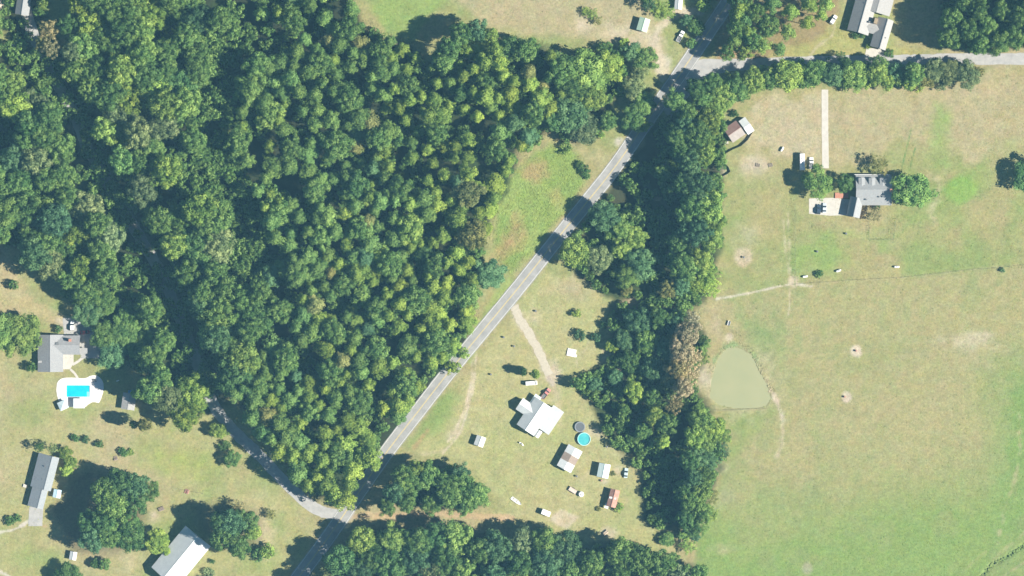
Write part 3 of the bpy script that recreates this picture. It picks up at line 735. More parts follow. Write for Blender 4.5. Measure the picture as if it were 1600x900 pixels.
BELT = [(k, x, y, r*1.08, h*1.32 if h > 12 else h, c) for k, x, y, r, h, c in BELT] + [('B',1052,160,17,19,'mid'),('B',1062,240,17,20,'dark'),('B',1068,200,17,20,'teal'),('B',1110,130,15,13,'mid'),('B',1085,140,15,15,'dark'),('B',1058,378,16,18,'mid'),('B',1100,225,15,16,'light')]
cluster('{} tree in the tall belt between main road and paddock', 'trees of the belt by the paddock', BELT)
cluster('{} roadside tree in the clump shading the main road', 'roadside clump of trees', [('B',944,338,24,13,'teal'),('B',898,394,23,12,'light'),('B',936,404,20,11,'grey'),('B',972,358,18,12,'mid'),('B',992,372,19,12,'light'),('B',1000,412,24,13,'teal'),('B',978,432,19,12,'mid'),('B',970,390,16,12,'light'),('B',978,452,10,7,'olive'),('B',955,366,13,9,'mid')])
cluster('{} dying tree with bare brown crown left of the pond', 'brown trees left of the pond', [('B',1072,520,20,20,'brown'),('B',1062,545,21,21,'brown'),('L',1082,558,17,15,'brown'),('B',1056,575,17,20,'khaki'),('L',1082,498,14,13,'brown'),('B',1064,605,17,19,'brown'),('L',1052,630,16,18,'khaki'),('L',1078,585,16,14,'brown'),('L',1070,535,16,17,'khaki')])
cluster('{} shaded tree in the belt behind the homestead', 'shaded trees behind the homestead', [('B',1000,500,20,12,'teal'),('B',1030,498,18,14,'dark'),('B',1052,508,15,15,'teal'),('B',975,530,16,9,'teal'),('B',1010,535,20,12,'mid'),('B',1040,545,16,14,'teal'),('B',985,565,16,9,'dark'),('B',1020,575,18,12,'teal'),('B',1045,590,14,13,'grey'),('B',955,540,10,5,'lime'),('B',962,590,12,7,'teal'),('B',990,610,16,12,'lime'),('B',930,600,11,5,'teal'),('B',975,640,10,8,'mid'),('B',1022,648,16,14,'light'),('B',1004,672,12,11,'mid'),('B',1035,690,11,12,'lime'),('B',1040,660,16,16,'mid'),('B',1018,620,13,13,'mid')])
cluster('{} tree at the lower corner of the pond', 'trees at the lower corner of the pond', [('B',1092,655,20,14,'light'),('B',1112,668,19,12,'lime'),('B',1085,680,18,14,'lime'),('B',1130,680,12,7,'light'),('B',1100,690,16,11,'light'),('L',1085,712,19,12,'teal'),('L',1108,718,18,7,'teal'),('L',1128,705,14,5,'teal')])
cluster('{} tree of the dark thicket behind the rusty shed', 'trees of the dark thicket', [(k, x, y, r*1.12, h, c) for k, x, y, r, h, c in [('B',1094,765,15,16,'light'),('B',1078,780,16,17,'mid'),('B',1094,800,16,15,'mid'),('B',1068,765,15,15,'dark'),('B',1080,745,14,18,'teal'),('L',1108,800,13,10,'light'),('L',1112,775,12,8,'olive'),('L',1096,825,10,6,'mid'),('B',1070,808,14,15,'dark'),('B',1075,722,14,17,'dark'),('B',1082,822,12,13,'dark'),('B',1098,742,14,14,'mid')]])
cluster('{} tall tree beside the long grey house', 'tall trees beside the long grey house', [(k, x, y, r*1.22, h*1.12, c) for k, x, y, r, h, c in [('B',168,765,18,16,'mid'),('B',190,752,18,15,'dark'),('B',215,758,18,13,'teal'),('B',238,765,12,10,'mid'),('B',182,788,19,16,'mid'),('B',215,785,16,13,'dark'),('B',165,812,16,16,'dark'),('B',148,838,18,14,'teal'),('B',172,835,16,14,'mid'),('B',204,835,20,12,'dark'),('B',200,815,14,12,'mid'),('B',140,815,14,14,'dark')]])
cluster('{} tree throwing shade on the white metal barn', 'trees east of the white metal barn', [('B',362,815,21,19,'teal'),('B',386,812,18,12,'mid'),('B',350,838,19,19,'mid'),('B',376,850,19,19,'mid'),('B',395,830,14,10,'light'),('B',344,812,15,18,'dark'),('L',375,790,11,8,'khaki')])
cluster('{} low tree north of the long grey house', 'low trees north of the long grey house', [('L',84,700,10,8,'grey'),('B',104,708,11,5,'light'),('B',112,722,10,4,'light'),('B',106,735,10,4,'lime'),('L',64,698,8,8,'dark')])
cluster('{} thin tree in the north yard', 'thin trees in the north yard', [('L',1030,14,16,6,'light'),('L',1012,6,13,9,'teal'),('L',1046,22,10,5,'lime'),('B',1010,-6,12,11,'dark'),('L',925,22,10,3.5,'light'),('L',934,33,8,3.5,'olive'),('L',915,18,8,3,'light')])
cluster('{} tree shading the white pickup beside the main road', 'trees shading the white pickup', [('B',1087,42,13,5.5,'dark'),('B',1080,68,8,3.5,'dark'),('B',1072,32,9,5,'teal'),('B',1098,10,10,6,'lime'),('B',1108,-8,12,8,'mid')])
cluster('{} tall tree shading the lowest stretch of the main road', 'tall trees at the lowest stretch of the main road', [('B',634,744,19,17,'mid'),('B',616,768,18,18,'teal'),('B',606,790,14,16,'mid'),('B',655,732,15,14,'light'),('B',720,738,15,12,'teal')])
cluster('{} tall tree leaning over the woodland lane', 'tall trees along the woodland lane', [('B',252,345,21,22,'mid'),('B',276,385,22,23,'light'),('B',296,428,21,22,'mid'),('B',226,300,22,22,'grey'),('B',196,252,21,22,'mid'),('B',318,474,21,23,'teal'),('B',334,522,20,22,'mid'),('B',168,205,20,21,'light')])
cluster('{} tall tree above the dark notch of the wood edge', 'tall trees at the dark notch', [('B',722,56,18,20,'mid'),('B',745,50,17,19,'teal'),('B',702,78,16,21,'dark'),('B',765,58,14,17,'light'),('B',690,98,14,20,'mid')])
cluster('{} tree at the upper left corner by the shaded house', 'trees at the upper left corner', [('L',80,50,18,17,'khaki'),('L',84,78,17,17,'khaki'),('L',70,70,14,15,'olive'),('B',68,8,8,9,'light'),('B',128,8,16,17,'yel'),('B',118,82,18,17,'grey'),('B',110,40,16,15,'dark')])
cluster('{} tree at the wood corner above the small grey shed', 'trees above the small grey shed', [('B',292,612,20,14,'yel'),('B',300,640,13,8,'yel'),('B',275,628,18,13,'mid'),('L',318,632,9,6,'lime')])
one = [
 ('B',38,522,32,11,'light','broad light green tree left of the grey roofed pool house'),
 ('B',4,520,26,11,'mid','tree cut by the left edge beside the tan clearing'),
 ('S',23,445,8,4.0,'dark','round dark shrub alone on the tan clearing at the left edge'),
 ('S',50,574,8,4.5,'dark','dark shrub at the lower left corner of the pool house'),
 ('S',92,514,6,3.0,'dark','small dark shrub between the pool house and its drive'),
 ('B',229,662,11,17,'olive','slim tree below the small grey shed with a long shadow'),
 ('B',212,662,7,13,'dark','dark slim tree left of the slim olive tree'),
 ('S',118,684,6,2.2,'dark','leftmost of three small lawn bushes above the long grey house'),
 ('S',134,687,6,2.6,'teal','middle of three small lawn bushes above the long grey house'),
 ('S',156,694,6,2.6,'dark','rightmost of three small lawn bushes above the long grey house'),
 ('S',193,706,7,2.2,'dark','flat dark bush in the middle of the left lawn'),
 ('S',203,707,6,1.0,'light','pale low bush right of the flat dark bush'),
 ('B',249,846,20,8,'lime','round lime green tree touching the white metal barn'),
 ('B',165,881,9,5,'mid','small tree near the bottom edge below the tall yard trees'),
 ('B',150,880,8,3.5,'dark','dark small tree near the bottom edge'),
 ('S',418,862,12,5.0,'light','light green shrub at the right of the barn trees'),
 ('S',405,866,10,4.0,'dark','dark shrub at the lower right of the barn trees'),
 ('L',424,803,9,4,'olive','sparse olive tree on the dry lawn'),
 ('S',332,877,4,1.8,'dark','tiny dark bush right of the white metal barn'),
 ('S',325,898,11,2.0,'grey','shrub at the bottom edge beside the white metal barn'),
 ('B',343,673,13,6,'light','light tree at the roadside where the wood ends'),
 ('B',364,716,13,6,'mid','single tree on the verge of the shaded side road'),
 ('S',352,697,9,3,'dark','dark roadside shrub between two verge trees'),
 ('B',110,905,24,8,'dark','dark tree cut by the bottom edge at lower left'),
 ('S',116,886,4,2.0,'dark','small dark bush by the bottom left hedge'),
 ('S',17,814,8,2.5,'dark','dark bush beside the pale path at the left edge'),
 ('S',28,810,6,2.2,'mid','green bush beside the pale path at the left edge'),
 ('B',766,430,24,8,'teal','bluish green round tree between meadow and road'),
 ('B',950,192,14,9,'mid','round tree standing free at the edge of the north wood'),
 ('S',940,212,5,3.0,'lime','bright shrub below the free standing round tree'),
 ('S',914,267,8,3.0,'dark','dark hedge bush at the upper edge of the meadow'),
 ('S',906,258,7,2.6,'mid','hedge bush at the tip of the meadow'),
 ('S',918,276,5,2.0,'dark','smallest hedge bush at the edge of the meadow'),
 ('S',884,232,10,3.0,'light','light shrub where the meadow meets the north wood'),
 ('S',901,490,6.5,3.2,'lime','round bright green bush on the dry lawn near the road'),
 ('S',907,523,9,3.6,'teal','bluish green bush above the low white slab'),
 ('S',931,527,7,3.0,'teal','dark bush right of the bluish green bush'),
 ('S',943,507,6,3.0,'dark','dark bush at the edge of the shaded belt'),
 ('B',836,584,7.5,9.5,'lime','bright slender tree beside the white van with long shadow'),
 ('B',818,580,6,8.0,'dark','dark slender tree left of the bright slender tree'),
 ('S',967,793,7,3.0,'lime','green bush at the corner of the rusty red shed'),
 ('S',935,795,4,1.2,'olive','low dry bush left of the rusty red shed'),
 ('S',958,740,4,1.0,'olive','low weedy tuft between mint shed and dark car'),
 ('B',1275,285,23,10,'mid','large round tree west of the house with dormers'),
 ('B',1319,287,14,7.5,'dark','dark round tree touching the house with dormers'),
 ('L',1372,258,17,7.5,'olive','thin olive tree north of the house with dormers'),
 ('B',1424,299,29,12,'mid','largest tree in the yard right of the house with dormers'),
 ('L',1366,335,13,6,'khaki','brownish tree at the front of the house with dormers'),
 ('S',1371,324,5,3,'dark','dark shrub against the front of the house with dormers'),
 ('B',1606,274,26,9,'dark','dark tree cut by the right edge of the pasture'),
 ('S',1280,428,6,1.8,'dark','dark round bush on the green yard grass'),
 ('S',1566,422,4,1.4,'teal','small bush at the fence bend in the pasture'),
 ('S',1148,178,6,2.5,'dark','dark shrub behind the shed with red and white roof'),
 ('S',1336,56,5,2.0,'dark','left dark shrub at the end of the pale long house'),
 ('S',1347,55,5,2.0,'dark','right dark shrub at the end of the pale long house'),
 ('S',1357,72,4.5,2.4,'lime','bright green shrub in the notch between two pale roofs'),
 ('S',1326,40,4,2.6,'lime','bright green shrub along the dark wall of the pale house'),
 ('L',1313,88,9,5,'dark','dark thin tree on the far verge of the side road'),
 ('S',1390,84,7,3,'dark','dark shrub beside the concrete apron'),
 ('B',1042,842,11,3.5,'mid','small tree with oval shadow above the bottom wood'),
 ('B',1066,836,8,3.5,'mid','small tree right of the small tree with oval shadow'),
 ('L',1075,852,14,5,'lime','sparse light tree at the lower edge of the thicket'),
 ('B',1086,838,8,5,'teal','bluish small tree at the lower end of the belt'),
 ('B',1040,885,15,9,'teal','bluish tree at the right end of the bottom wood'),
 ('L',1090,640,10,5,'lime','lime tree at the shore of the pond'),
 ('L',1098,560,12,5,'light','light thin tree at the upper shore of the pond'),
 ('S',724,551,9,4.5,'yel','yellow green shrub overhanging the main road'),
 ('S',708,574,11,5.0,'yel','large yellow green shrub at the main road edge'),
]
for k, x, y, r, h, c, lab in one: tree(k, x, y, r, h, c, lab)

# the wood trees that show largest stand alone, up to about three hundred of their kind
WOODS.sort(key=lambda t: -t[2])
room = 298 - sum(1 for o in bpy.data.objects if o.name.split('.')[0] == 'broadleaf_tree')
for (x, y, r, h, c, lab, grp) in WOODS[:room]: tree('B', x, y, r, h, c, lab, grp)
# shrubs of the wood edge, and the masses nobody could count
def instancer(name, pts, pools, label, cat, color):
    """points (x, y, scale_xy, scale_z, variant); geometry nodes put a crown and trunk on each"""
    me = bpy.data.meshes.new(name)
    me.vertices.add(len(pts))
    co = np.array([tuple(P(p[0], p[1])) for p in pts], np.float32)
    me.vertices.foreach_set('co', co.ravel())
    me.attributes.new('var', 'INT', 'POINT').data.foreach_set('value', np.array([p[4] for p in pts], np.int32))
    me.attributes.new('scl', 'FLOAT_VECTOR', 'POINT').data.foreach_set('vector', np.array([(p[2], p[2], p[3]) for p in pts], np.float32).ravel())
    me.attributes.new('rot', 'FLOAT_VECTOR', 'POINT').data.foreach_set('vector', np.array([(0, 0, rng.random()*6.283) for p in pts], np.float32).ravel())
    o = bpy.data.objects.new(name, me); COL.objects.link(o); o.color = color
    ng = bpy.data.node_groups.new(name, 'GeometryNodeTree')
    ng.interface.new_socket('Geometry', in_out='INPUT', socket_type='NodeSocketGeometry')
    ng.interface.new_socket('Geometry', in_out='OUTPUT', socket_type='NodeSocketGeometry')
    n = ng.nodes; L = ng.links
    gi = n.new('NodeGroupInput'); go = n.new('NodeGroupOutput'); jn = n.new('GeometryNodeJoinGeometry')
    def attr(nm, ty):
        a = n.new('GeometryNodeInputNamedAttribute'); a.data_type = ty; a.inputs['Name'].default_value = nm; return a.outputs['Attribute']
    va, sc, ro = attr('var', 'INT'), attr('scl', 'FLOAT_VECTOR'), attr('rot', 'FLOAT_VECTOR')
    for i, ob in enumerate(pools):
        for src in ob:
            oi = n.new('GeometryNodeObjectInfo'); oi.transform_space = 'ORIGINAL'
            oi.inputs['Object'].default_value = src; oi.inputs['As Instance'].default_value = True
            cm = n.new('FunctionNodeCompare'); cm.data_type = 'INT'; cm.operation = 'EQUAL'
            L.new(va, cm.inputs[2]); cm.inputs[3].default_value = i
            ip = n.new('GeometryNodeInstanceOnPoints')
            L.new(gi.outputs[0], ip.inputs['Points']); L.new(cm.outputs[0], ip.inputs['Selection'])
            L.new(oi.outputs['Geometry'], ip.inputs['Instance']); L.new(ro, ip.inputs['Rotation']); L.new(sc, ip.inputs['Scale'])
            L.new(ip.outputs[0], jn.inputs[0])
    L.new(jn.outputs[0], go.inputs[0])
    md = o.modifiers.new('scatter', 'NODES'); md.node_group = ng
    return tag(o, label, cat, kind='stuff')
def sources(pool):
    """crown and trunk objects already standing in the scene, one pair per mesh variant"""
    out = []
    for cm, tm in pool:
        best = None
        for o in bpy.data.objects:
            if o.data is cm: best = o; break
        if best:
            out.append((best, [c for c in best.parent.children if c is not best][0]))
    return out
ps = sources(PINE); ss = sources(SHRUB)
rest = [(x, y, r*S/3.7, h/19.0, rng.randrange(len(ps))) for (x, y, r, h, c) in trees[300:]]
instancer('pine_wood', rest, ps, 'smaller pines filling the big wood between the larger crowns', 'wood', (*PAL['pine'], 1))
bs = sources(BROAD)
instancer('broadleaf_wood', [(x, y, r*S/6.0, h/14.0, rng.randrange(len(bs))) for (x, y, r, h, c, lab, grp) in WOODS[room:]], bs, 'smaller broadleaf trees filling the woods between the larger crowns', 'wood', (*PAL['mid'], 1))
und = []
for poly, dm, sd in ((F_GAP, 11, 50), (F_PINE, 12, 51), (F_MID, 12, 52), (F_WEST, 12, 53), (F_SOUTH, 16, 54), (F_FORK, 15, 55), (F_NE, 16, 56), (F_BELT, 13, 57), (F_BELT2, 12, 58), (F_NORTH, 16, 59)):
    for (x, y) in scatter(poly, dm, sd, lambda x, y: pd(x, y, MAIN_ROAD) > 17 and pd(x, y, WEST_ROAD) > 14 and pd(x, y, SIDE_ROAD) > 12, 2500):
        if rng.random() < .92:
            s = rng.uniform(1.1, 2.3); und.append((x, y, s, s*rng.uniform(.8, 1.5), rng.randrange(len(ss))))
for line, off in ((MAIN_ROAD, 0),):
    pass
F_LANE = [(-30,-30),(70,-30),(70,60),(110,110),(160,210),(215,300),(270,390),(310,480),(345,580),(352,612),(318,622),(288,560),(262,500),(238,445),(208,392),(178,342),(148,292),(118,235),(88,170),(52,100),(10,84),(-30,78)]
for (x, y) in scatter(F_LANE, 13, 61, lambda x, y: not (20 < x < 56 and y < 30), 2500):
    s = rng.uniform(1.4, 2.3); und.append((x, y, s, s*rng.uniform(.9, 1.4), rng.randrange(len(ss))))
instancer('undergrowth', und, ss, 'low undergrowth on the shaded floor of the woods', 'undergrowth', (*PAL['mid'], 1))

REEDS = smooth_line([(1113,575),(1118,560),(1128,548),(1142,538),(1160,540),(1176,551),(1186,570),(1196,592),(1207,612)], 6)
# grass tussocks: small irregular mounds of grass all over the open ground
def tussocks(name, n, label, area_fn, rr, hh, colfn, seed):
    g = np.random.default_rng(seed)
    x = g.uniform(-20, 1620, n); y = g.uniform(-20, 920, n)
    ok = area_fn(x, y, g); x, y = x[ok], y[ok]; n = len(x)
    X = (x-800)*S; Y = (450-y)*S
    r = g.uniform(*rr, n); h = g.uniform(*hh, n)
    a0 = g.random(n)*6.28
    vs = np.zeros((n, 6, 3)); 
    for k in range(5):
        a = a0 + k*1.2566; q = r*(.6+.6*g.random(n))
        vs[:, k, 0] = X + q*np.cos(a); vs[:, k, 1] = Y + q*np.sin(a); vs[:, k, 2] = -.02
    vs[:, 5, 0] = X + (g.random(n)-.5)*r*.6; vs[:, 5, 1] = Y + (g.random(n)-.5)*r*.6; vs[:, 5, 2] = h
    base = np.arange(n)[:, None, None]*6
    tri = np.array([[0,1,5],[1,2,5],[2,3,5],[3,4,5],[4,0,5]])[None] + base
    tri = tri.reshape(-1, 3)
    me = bpy.data.meshes.new(name)
    me.vertices.add(n*6); me.vertices.foreach_set('co', vs.astype(np.float32).ravel())
    me.loops.add(tri.size); me.loops.foreach_set('vertex_index', tri.ravel().astype(np.int32))
    me.polygons.add(len(tri)); me.polygons.foreach_set('loop_start', np.arange(0, tri.size, 3, dtype=np.int32))
    me.update(calc_edges=True)
    cc = colfn(x, y, g)
    at = me.attributes.new('soil', 'FLOAT_COLOR', 'POINT')
    at.data.foreach_set('color', np.repeat(np.concatenate([cc, np.ones((n, 1))], 1), 6, 0).astype(np.float32).ravel())
    me.materials.append(ground.data.materials[0])
    o = bpy.data.objects.new(name, me); COL.objects.link(o)
    return tag(o, label, 'grass', kind='stuff')
def ground_col(x, y):
    i = np.clip(np.searchsorted(gx, (x-800)*S), 0, nx-1); j = np.clip(np.searchsorted(gy, (450-y)*S), 0, ny-1)
    return C[j, i]
def off_roads(x, y):
    m = np.ones(len(x), bool)
    for ln, w in ((MAIN_ROAD, 14), (SIDE_ROAD, 11), (WEST_ROAD, 11), (HOME_DRIVE, 8), (HOUSE_DRIVE, 7)): m &= line_dist(x, y, ln) > w
    m &= poly_sd(x, y, POND) < -1
    m &= ~((x > 86) & (x < 162) & (y > 586) & (y < 640))
    return m
def open_area(x, y, g):
    c = ground_col(x, y)
    lum = c.mean(1)
    return off_roads(x, y) & (lum > .12) & (lum < .285)
tussocks('grass_tussocks', 70000, 'low grass tussocks scattered over fields and lawns', open_area, (.22, .62), (.05, .16),
         lambda x, y, g: ground_col(x, y)*(np.where(g.random((len(x), 1)) < .10, g.uniform(.70, .85, (len(x), 1)), g.uniform(.88, 1.07, (len(x), 1))))*np.array([.95, 1.03, .93]), 5)
tussocks('tall_weeds', 240000, 'tall weeds in the bright meadow and along the wood edges',
         lambda x, y, g: off_roads(x, y) & ((in_poly(x, y, MEADOW)) | (poly_sd(x, y, F_PINE) > -12) & (poly_sd(x, y, F_PINE) < 8) & (y > 30) | (line_dist(x, y, DITCH) < 3) & (g.random(len(x)) < .5) | (line_dist(x, y, REEDS) < 4.5)) , (.3, .75), (.08, .4),
         lambda x, y, g: ground_col(x, y)*g.uniform(.78, 1.12, (len(x), 1)), 8)

# ------------------------------------------------------------------ buildings
SHG = mat('grey_shingle', (0.215,0.220,0.230), 0.9, (0.285,0.288,0.292), 1.4, 0.25, 6.0)
SHL = mat('pale_shingle', (0.270,0.265,0.260), 0.9, (0.340,0.332,0.322), 1.4, 0.25, 6.0)
SHM = mat('mid_grey_shingle', (0.245,0.252,0.258), 0.9, (0.305,0.31,0.312), 1.2, 0.25, 6.0)
METW = mat('white_metal_roof', (0.50,0.525,0.525), 0.5, (0.60,0.615,0.61), 0.5, spec=.4)
METM = mat('mint_metal_roof', (0.52,0.62,0.59), 0.5, (0.60,0.68,0.65), 0.5, spec=.4)
METG = mat('green_metal_roof', (0.36,0.50,0.38), 0.6, (0.44,0.56,0.44), 0.6, spec=.3)
RUST = mat('rusty_red_metal', (0.33,0.16,0.12), 0.85, (0.43,0.26,0.21), 0.8, .2, 4.0)
BRWN = mat('brown_metal', (0.24,0.185,0.15), 0.8, (0.31,0.25,0.21), 0.8)
SIDW = mat('white_siding', (0.66,0.65,0.62), 0.7, (0.58,0.57,0.54), 1.2, 0.05)
SIDT = mat('tan_siding', (0.48,0.42,0.33), 0.75, (0.42,0.37,0.29), 1.2, 0.05)
BRICK = mat('red_brick', (0.36,0.15,0.10), 0.9, (0.46,0.23,0.17), 2.2, 0.3, 5.0)
WOODB = mat('weathered_board', (0.20,0.165,0.13), 0.9, (0.30,0.26,0.21), 1.5, 0.2)
TRIM = mat('white_trim', (0.72,0.72,0.70), 0.6)
GLASS = mat('window_glass', (0.03,0.04,0.05), 0.08, spec=.6)
DOORM = mat('door_paint', (0.22,0.10,0.07), 0.6)
BRASS = mat('handle_metal', (0.5,0.4,0.2), 0.35, metal=1.0)
VENTM = mat('vent_metal', (0.14,0.145,0.15), 0.6)
def rotm(ang): return Matrix.Rotation(R(ang), 4, 'Z')
def gable(root, cx, cy, L, W, ang, eave, rise, roofm, wallm, over=.4, off=0.0, seams=False, z0=0.0, sections=None, openings=True, cap=True, thick=.14, shed=None, other=None):
    """cx, cy, L, W in photo pixels; ridge along ang; off shifts the ridge sideways in metres; shed = slope falls from one side to the other"""
    c = P(cx, cy) - root.location; M = Matrix.Translation((c.x, c.y, z0)) @ rotm(ang)
    L *= S; W *= S; l = L/2 - over; w = W/2 - over; zr = eave + rise
    def T(u, v, z): return tuple(M @ Vector((u, v, z)))
    b = MB()
    if shed is None:
        prof = [(-w, 0), (w, 0), (w, eave), (off, zr - .02), (-w, eave)]
    else:
        prof = [(-w, 0), (w, 0), (w, eave), (-w, zr - .02)]
    for e in (-l, l):
        pts = [T(e, v, z) for v, z in prof]
        b.poly(pts if e > 0 else pts[::-1])
    n = len(prof)
    for i in range(1, n):
        (v0, a0), (v1, a1) = prof[i], prof[(i+1) % n]
        if i in (1, n-1): b.poly([T(-l, v0, a0), T(l, v0, a0), T(l, v1, a1), T(-l, v1, a1)])
    b.build('wall', wallm, root)
    def slope(v_low, z_low, v_hi, z_hi, u0, u1, m):
        d = v_hi - v_low; k = (z_hi - z_low)/abs(d) if d else 0
        vo = v_low - math.copysign(over, d); zo = z_low - k*over
        s = MB()
        P4 = [(u0, vo, zo), (u1, vo, zo), (u1, v_hi, z_hi), (u0, v_hi, z_hi)]
        top = [T(u, v, z + thick) for u, v, z in P4]; bot = [T(u, v, z) for u, v, z in P4]
        if d < 0: top.reverse(); bot.reverse()
        s.poly(top); s.poly(bot[::-1])
        for i in range(4): s.poly([bot[i], bot[(i+1) % 4], top[(i+1) % 4], top[i]])
        if seams:
            u = u0 + .3
            while u < u1 - .1:
                q = [(u-.03, vo, zo+thick), (u+.03, vo, zo+thick), (u+.03, v_hi, z_hi+thick), (u-.03, v_hi, z_hi+thick)]
                hi = [(a, bb, zz + .06) for a, bb, zz in q]
                tq = [T(*p) for p in hi]; bq = [T(*p) for p in q]
                if d < 0: tq.reverse(); bq.reverse()
                s.poly(tq)
                for i in range(4): s.poly([bq[i], bq[(i+1) % 4], tq[(i+1) % 4], tq[i]])
                u += .75
        s.build('roof_slope', m, root)
    secs = sections or [(0, 1, roofm)]
    for a, e, m in secs:
        u0 = -L/2 + L*a + (.01 if a > 0 else 0); u1 = -L/2 + L*e - (.01 if e < 1 else 0)
        if shed is None:
            slope(-w, eave, off, zr, u0, u1, other or m); slope(w, eave, off, zr, u0, u1, m)
        else:
            slope(w, eave, -w - over, zr + rise/(2*w)*over, u0, u1, m)
    if cap and shed is None:
        k = MB(); k.box(-L/2 - .01, L/2 + .01, off-.14, off+.14, zr+thick-.02, zr+thick+.05, M); k.build('ridge_cap', roofm, root)
    if openings and shed is None:
        nwin = max(1, int(L/4.2))
        for sgn in (-1, 1):
            for i in range(nwin):
                u = -l + (i+.5)*2*l/nwin
                if sgn == -1 and i == nwin//2:
                    d = MB(); d.box(u-.5, u+.5, sgn*w-.05, sgn*w+.05, .05, 2.1, M); do = d.build('door', DOORM, root)
                    hh = MB(); hh.box(u+.32, u+.40, sgn*w-.11, sgn*w+.11, 1.0, 1.1, M); hh.build('handle', BRASS, do)
                    continue
                z1 = min(eave - .25, 2.1); f = MB(); f.box(u-.6, u+.6, sgn*w-.06, sgn*w+.06, max(.6, z1-1.3), z1, M); wo_ = f.build('window', TRIM, root)
                g = MB(); g.box(u-.5, u+.5, sgn*w-.08, sgn*w+.08, max(.7, z1-1.2), z1-.1, M); g.build('pane', GLASS, wo_)
    return M
def part_box(name, root, cx, cy, w, d, z0, z1, ang, m, bevel=0.0, parent=None):
    c = P(cx, cy) - root.location; M = Matrix.Translation((c.x, c.y, 0)) @ rotm(ang)
    b = MB(); b.box(-w/2, w/2, -d/2, d/2, z0, z1, M); return b.build(name, m, parent or root, bevel=bevel)

# pool house: two crossing grey gables
h = empty('grey_house', P(92,550), 'L shaped house with grey shingle roof beside the pool', 'house')
gable(h, 80,552, 58,40, 90, 2.9, 2.4, SHG, SIDT)
gable(h, 105,539, 42,30, 0, 2.9, 1.75, SHG, SIDT, openings=False)
part_box('porch_roof', h, 130,548, 4.4,2.6, 2.5,2.65, 0, SHL); part_box('porch_post', h, 135.5,551, .15,.15, 0,2.5, 0, TRIM); part_box('porch_post', h, 135.5,545, .15,.15, 0,2.5, 0, TRIM)
part_box('chimney', h, 111,531.5, 1.1,1.3, 2.5,6.1, 0, BRICK); part_box('roof_vent', h, 91,537, 1.5,1.2, 3.6,4.9, 0, VENTM)
part_box('ridge_skylight', h, 70,565, 5.4,1.0, 3.5,3.72, 0, SHL)
# long grey house
h = empty('long_house', P(66,750), 'long narrow house with light grey roof and lower south wing', 'house')
BLS = mat('blue_grey_shingle', (0.205,0.225,0.245), 0.9, (0.265,0.285,0.30), 1.2, .25, 6.0)
gable(h, 71,737, 54,33, 75.5, 2.9, 3.0, BLS, SIDT, off=-1.9)
gable(h, 60,777, 32,25, 75.5, 2.7, 2.0, BLS, SIDT, off=-1.2)
part_box('roof_vent', h, 68,748, .5,.5, 3.6,5.2, 75, VENTM); part_box('roof_vent', h, 72,728, .5,.5, 3.6,5.4, 75, VENTM)
part_box('porch_step', h, 39,759, 1.5,1.6, 0,.6, 75, CONC)
# white metal barn
h = empty('metal_barn', P(284,868), 'large white metal roofed barn cut by the bottom edge', 'barn')
gable(h, 284,869, 84,51, 50.5, 4.2, 3.9, METW, SIDW, seams=True)
# white homestead
h = empty('white_house', P(841,652), 'white metal roofed farmhouse with cross wing in the central yard', 'house')
gable(h, 835,650, 52,32, 56, 3.2, 2.3, METW, SIDW, seams=True)
gable(h, 861,656, 43,20, 56, 2.35, .75, METW, SIDW, seams=True, shed=True, openings=False)
gable(h, 823,638, 28,21, 146, 3.0, 1.6, METW, SIDW, seams=True)
gable(h, 840,677, 12,10, 56, 2.2, .5, METW, SIDW, openings=False)
part_box('porch_roof', h, 837,625, 5.0,3.4, 2.5,2.66, 56, METM); part_box('porch_post', h, 834,619, .16,.16, 0,2.5, 56, TRIM); part_box('porch_post', h, 842,624, .16,.16, 0,2.5, 56, TRIM)
for x_, y_ in ((829,655),(843,641)): part_box('roof_vent', h, x_, y_, .5,.5, 3.6,5.2, 56, VENTM)
# yard sheds
h = empty('garden_shed', P(750,689), 'small square white shed alone on the lawn near the road', 'shed')
gable(h, 750,689, 16,15, 70, 2.4, .8, METW, SIDW, over=.25, openings=False)
part_box('door', h, 757.5,691, .08,1.1, .05,2.0, -20, WOODB)
h = empty('striped_barn', P(890,716), 'barn roofed in white with a brown middle band', 'barn')
gable(h, 890,716, 38,25, 61, 2.9, 1.0, METW, WOODB, seams=True, sections=[(0,.34,METW),(.34,.66,BRWN),(.66,1,METW)], cap=False)
h = empty('mint_shed', P(943,735), 'pale mint metal roofed shed in the homestead yard', 'shed')
gable(h, 943,735, 22,18, 79, 3.0, 1.1, METM, SIDW, over=.25, seams=True, openings=False)
part_box('door', h, 941,746.5, 1.2,.1, .05,2.0, -11, WOODB)
h = empty('rusty_shed', P(957,778), 'rusty red roofed shed with a small white lean to', 'shed')
gable(h, 958,778, 28,15, 75, 2.9, 1.0, RUST, WOODB, over=.25, seams=True, openings=False)
part_box('lean_to_roof', h, 948,790, 1.9,2.6, 2.0,2.12, -20, METW); part_box('lean_to_post', h, 946,793, .12,.12, 0,2.0, 0, WOODB); part_box('lean_to_post', h, 949,794, .12,.12, 0,2.0, 0, WOODB)
part_box('roof_patch', h, 957,777.5, 3.2,.9, 3.65,3.78, -12, METW)
h = empty('small_grey_shed', P(202,627), 'small grey roofed shed right of the pool', 'shed')
gable(h, 202,627, 26,21, 82, 2.6, 1.0, SHL, SIDT, over=.25, openings=False)
part_box('door', h, 202,638.5, 1.1,.1, .05,2.0, -8, WOODB)
h = empty('tiny_white_shed', P(115,868), 'tiny white shed at the shadow edge in the lower left', 'shed')
gable(h, 115,868, 13,11, 80, 2.2, .6, METW, SIDW, over=.2, openings=False); part_box('door', h, 115,873.5, .8,.08, .05,1.8, -10, WOODB)
h = empty('pale_blue_shed', P(90,771), 'small pale blue roofed shed east of the long grey house', 'shed')
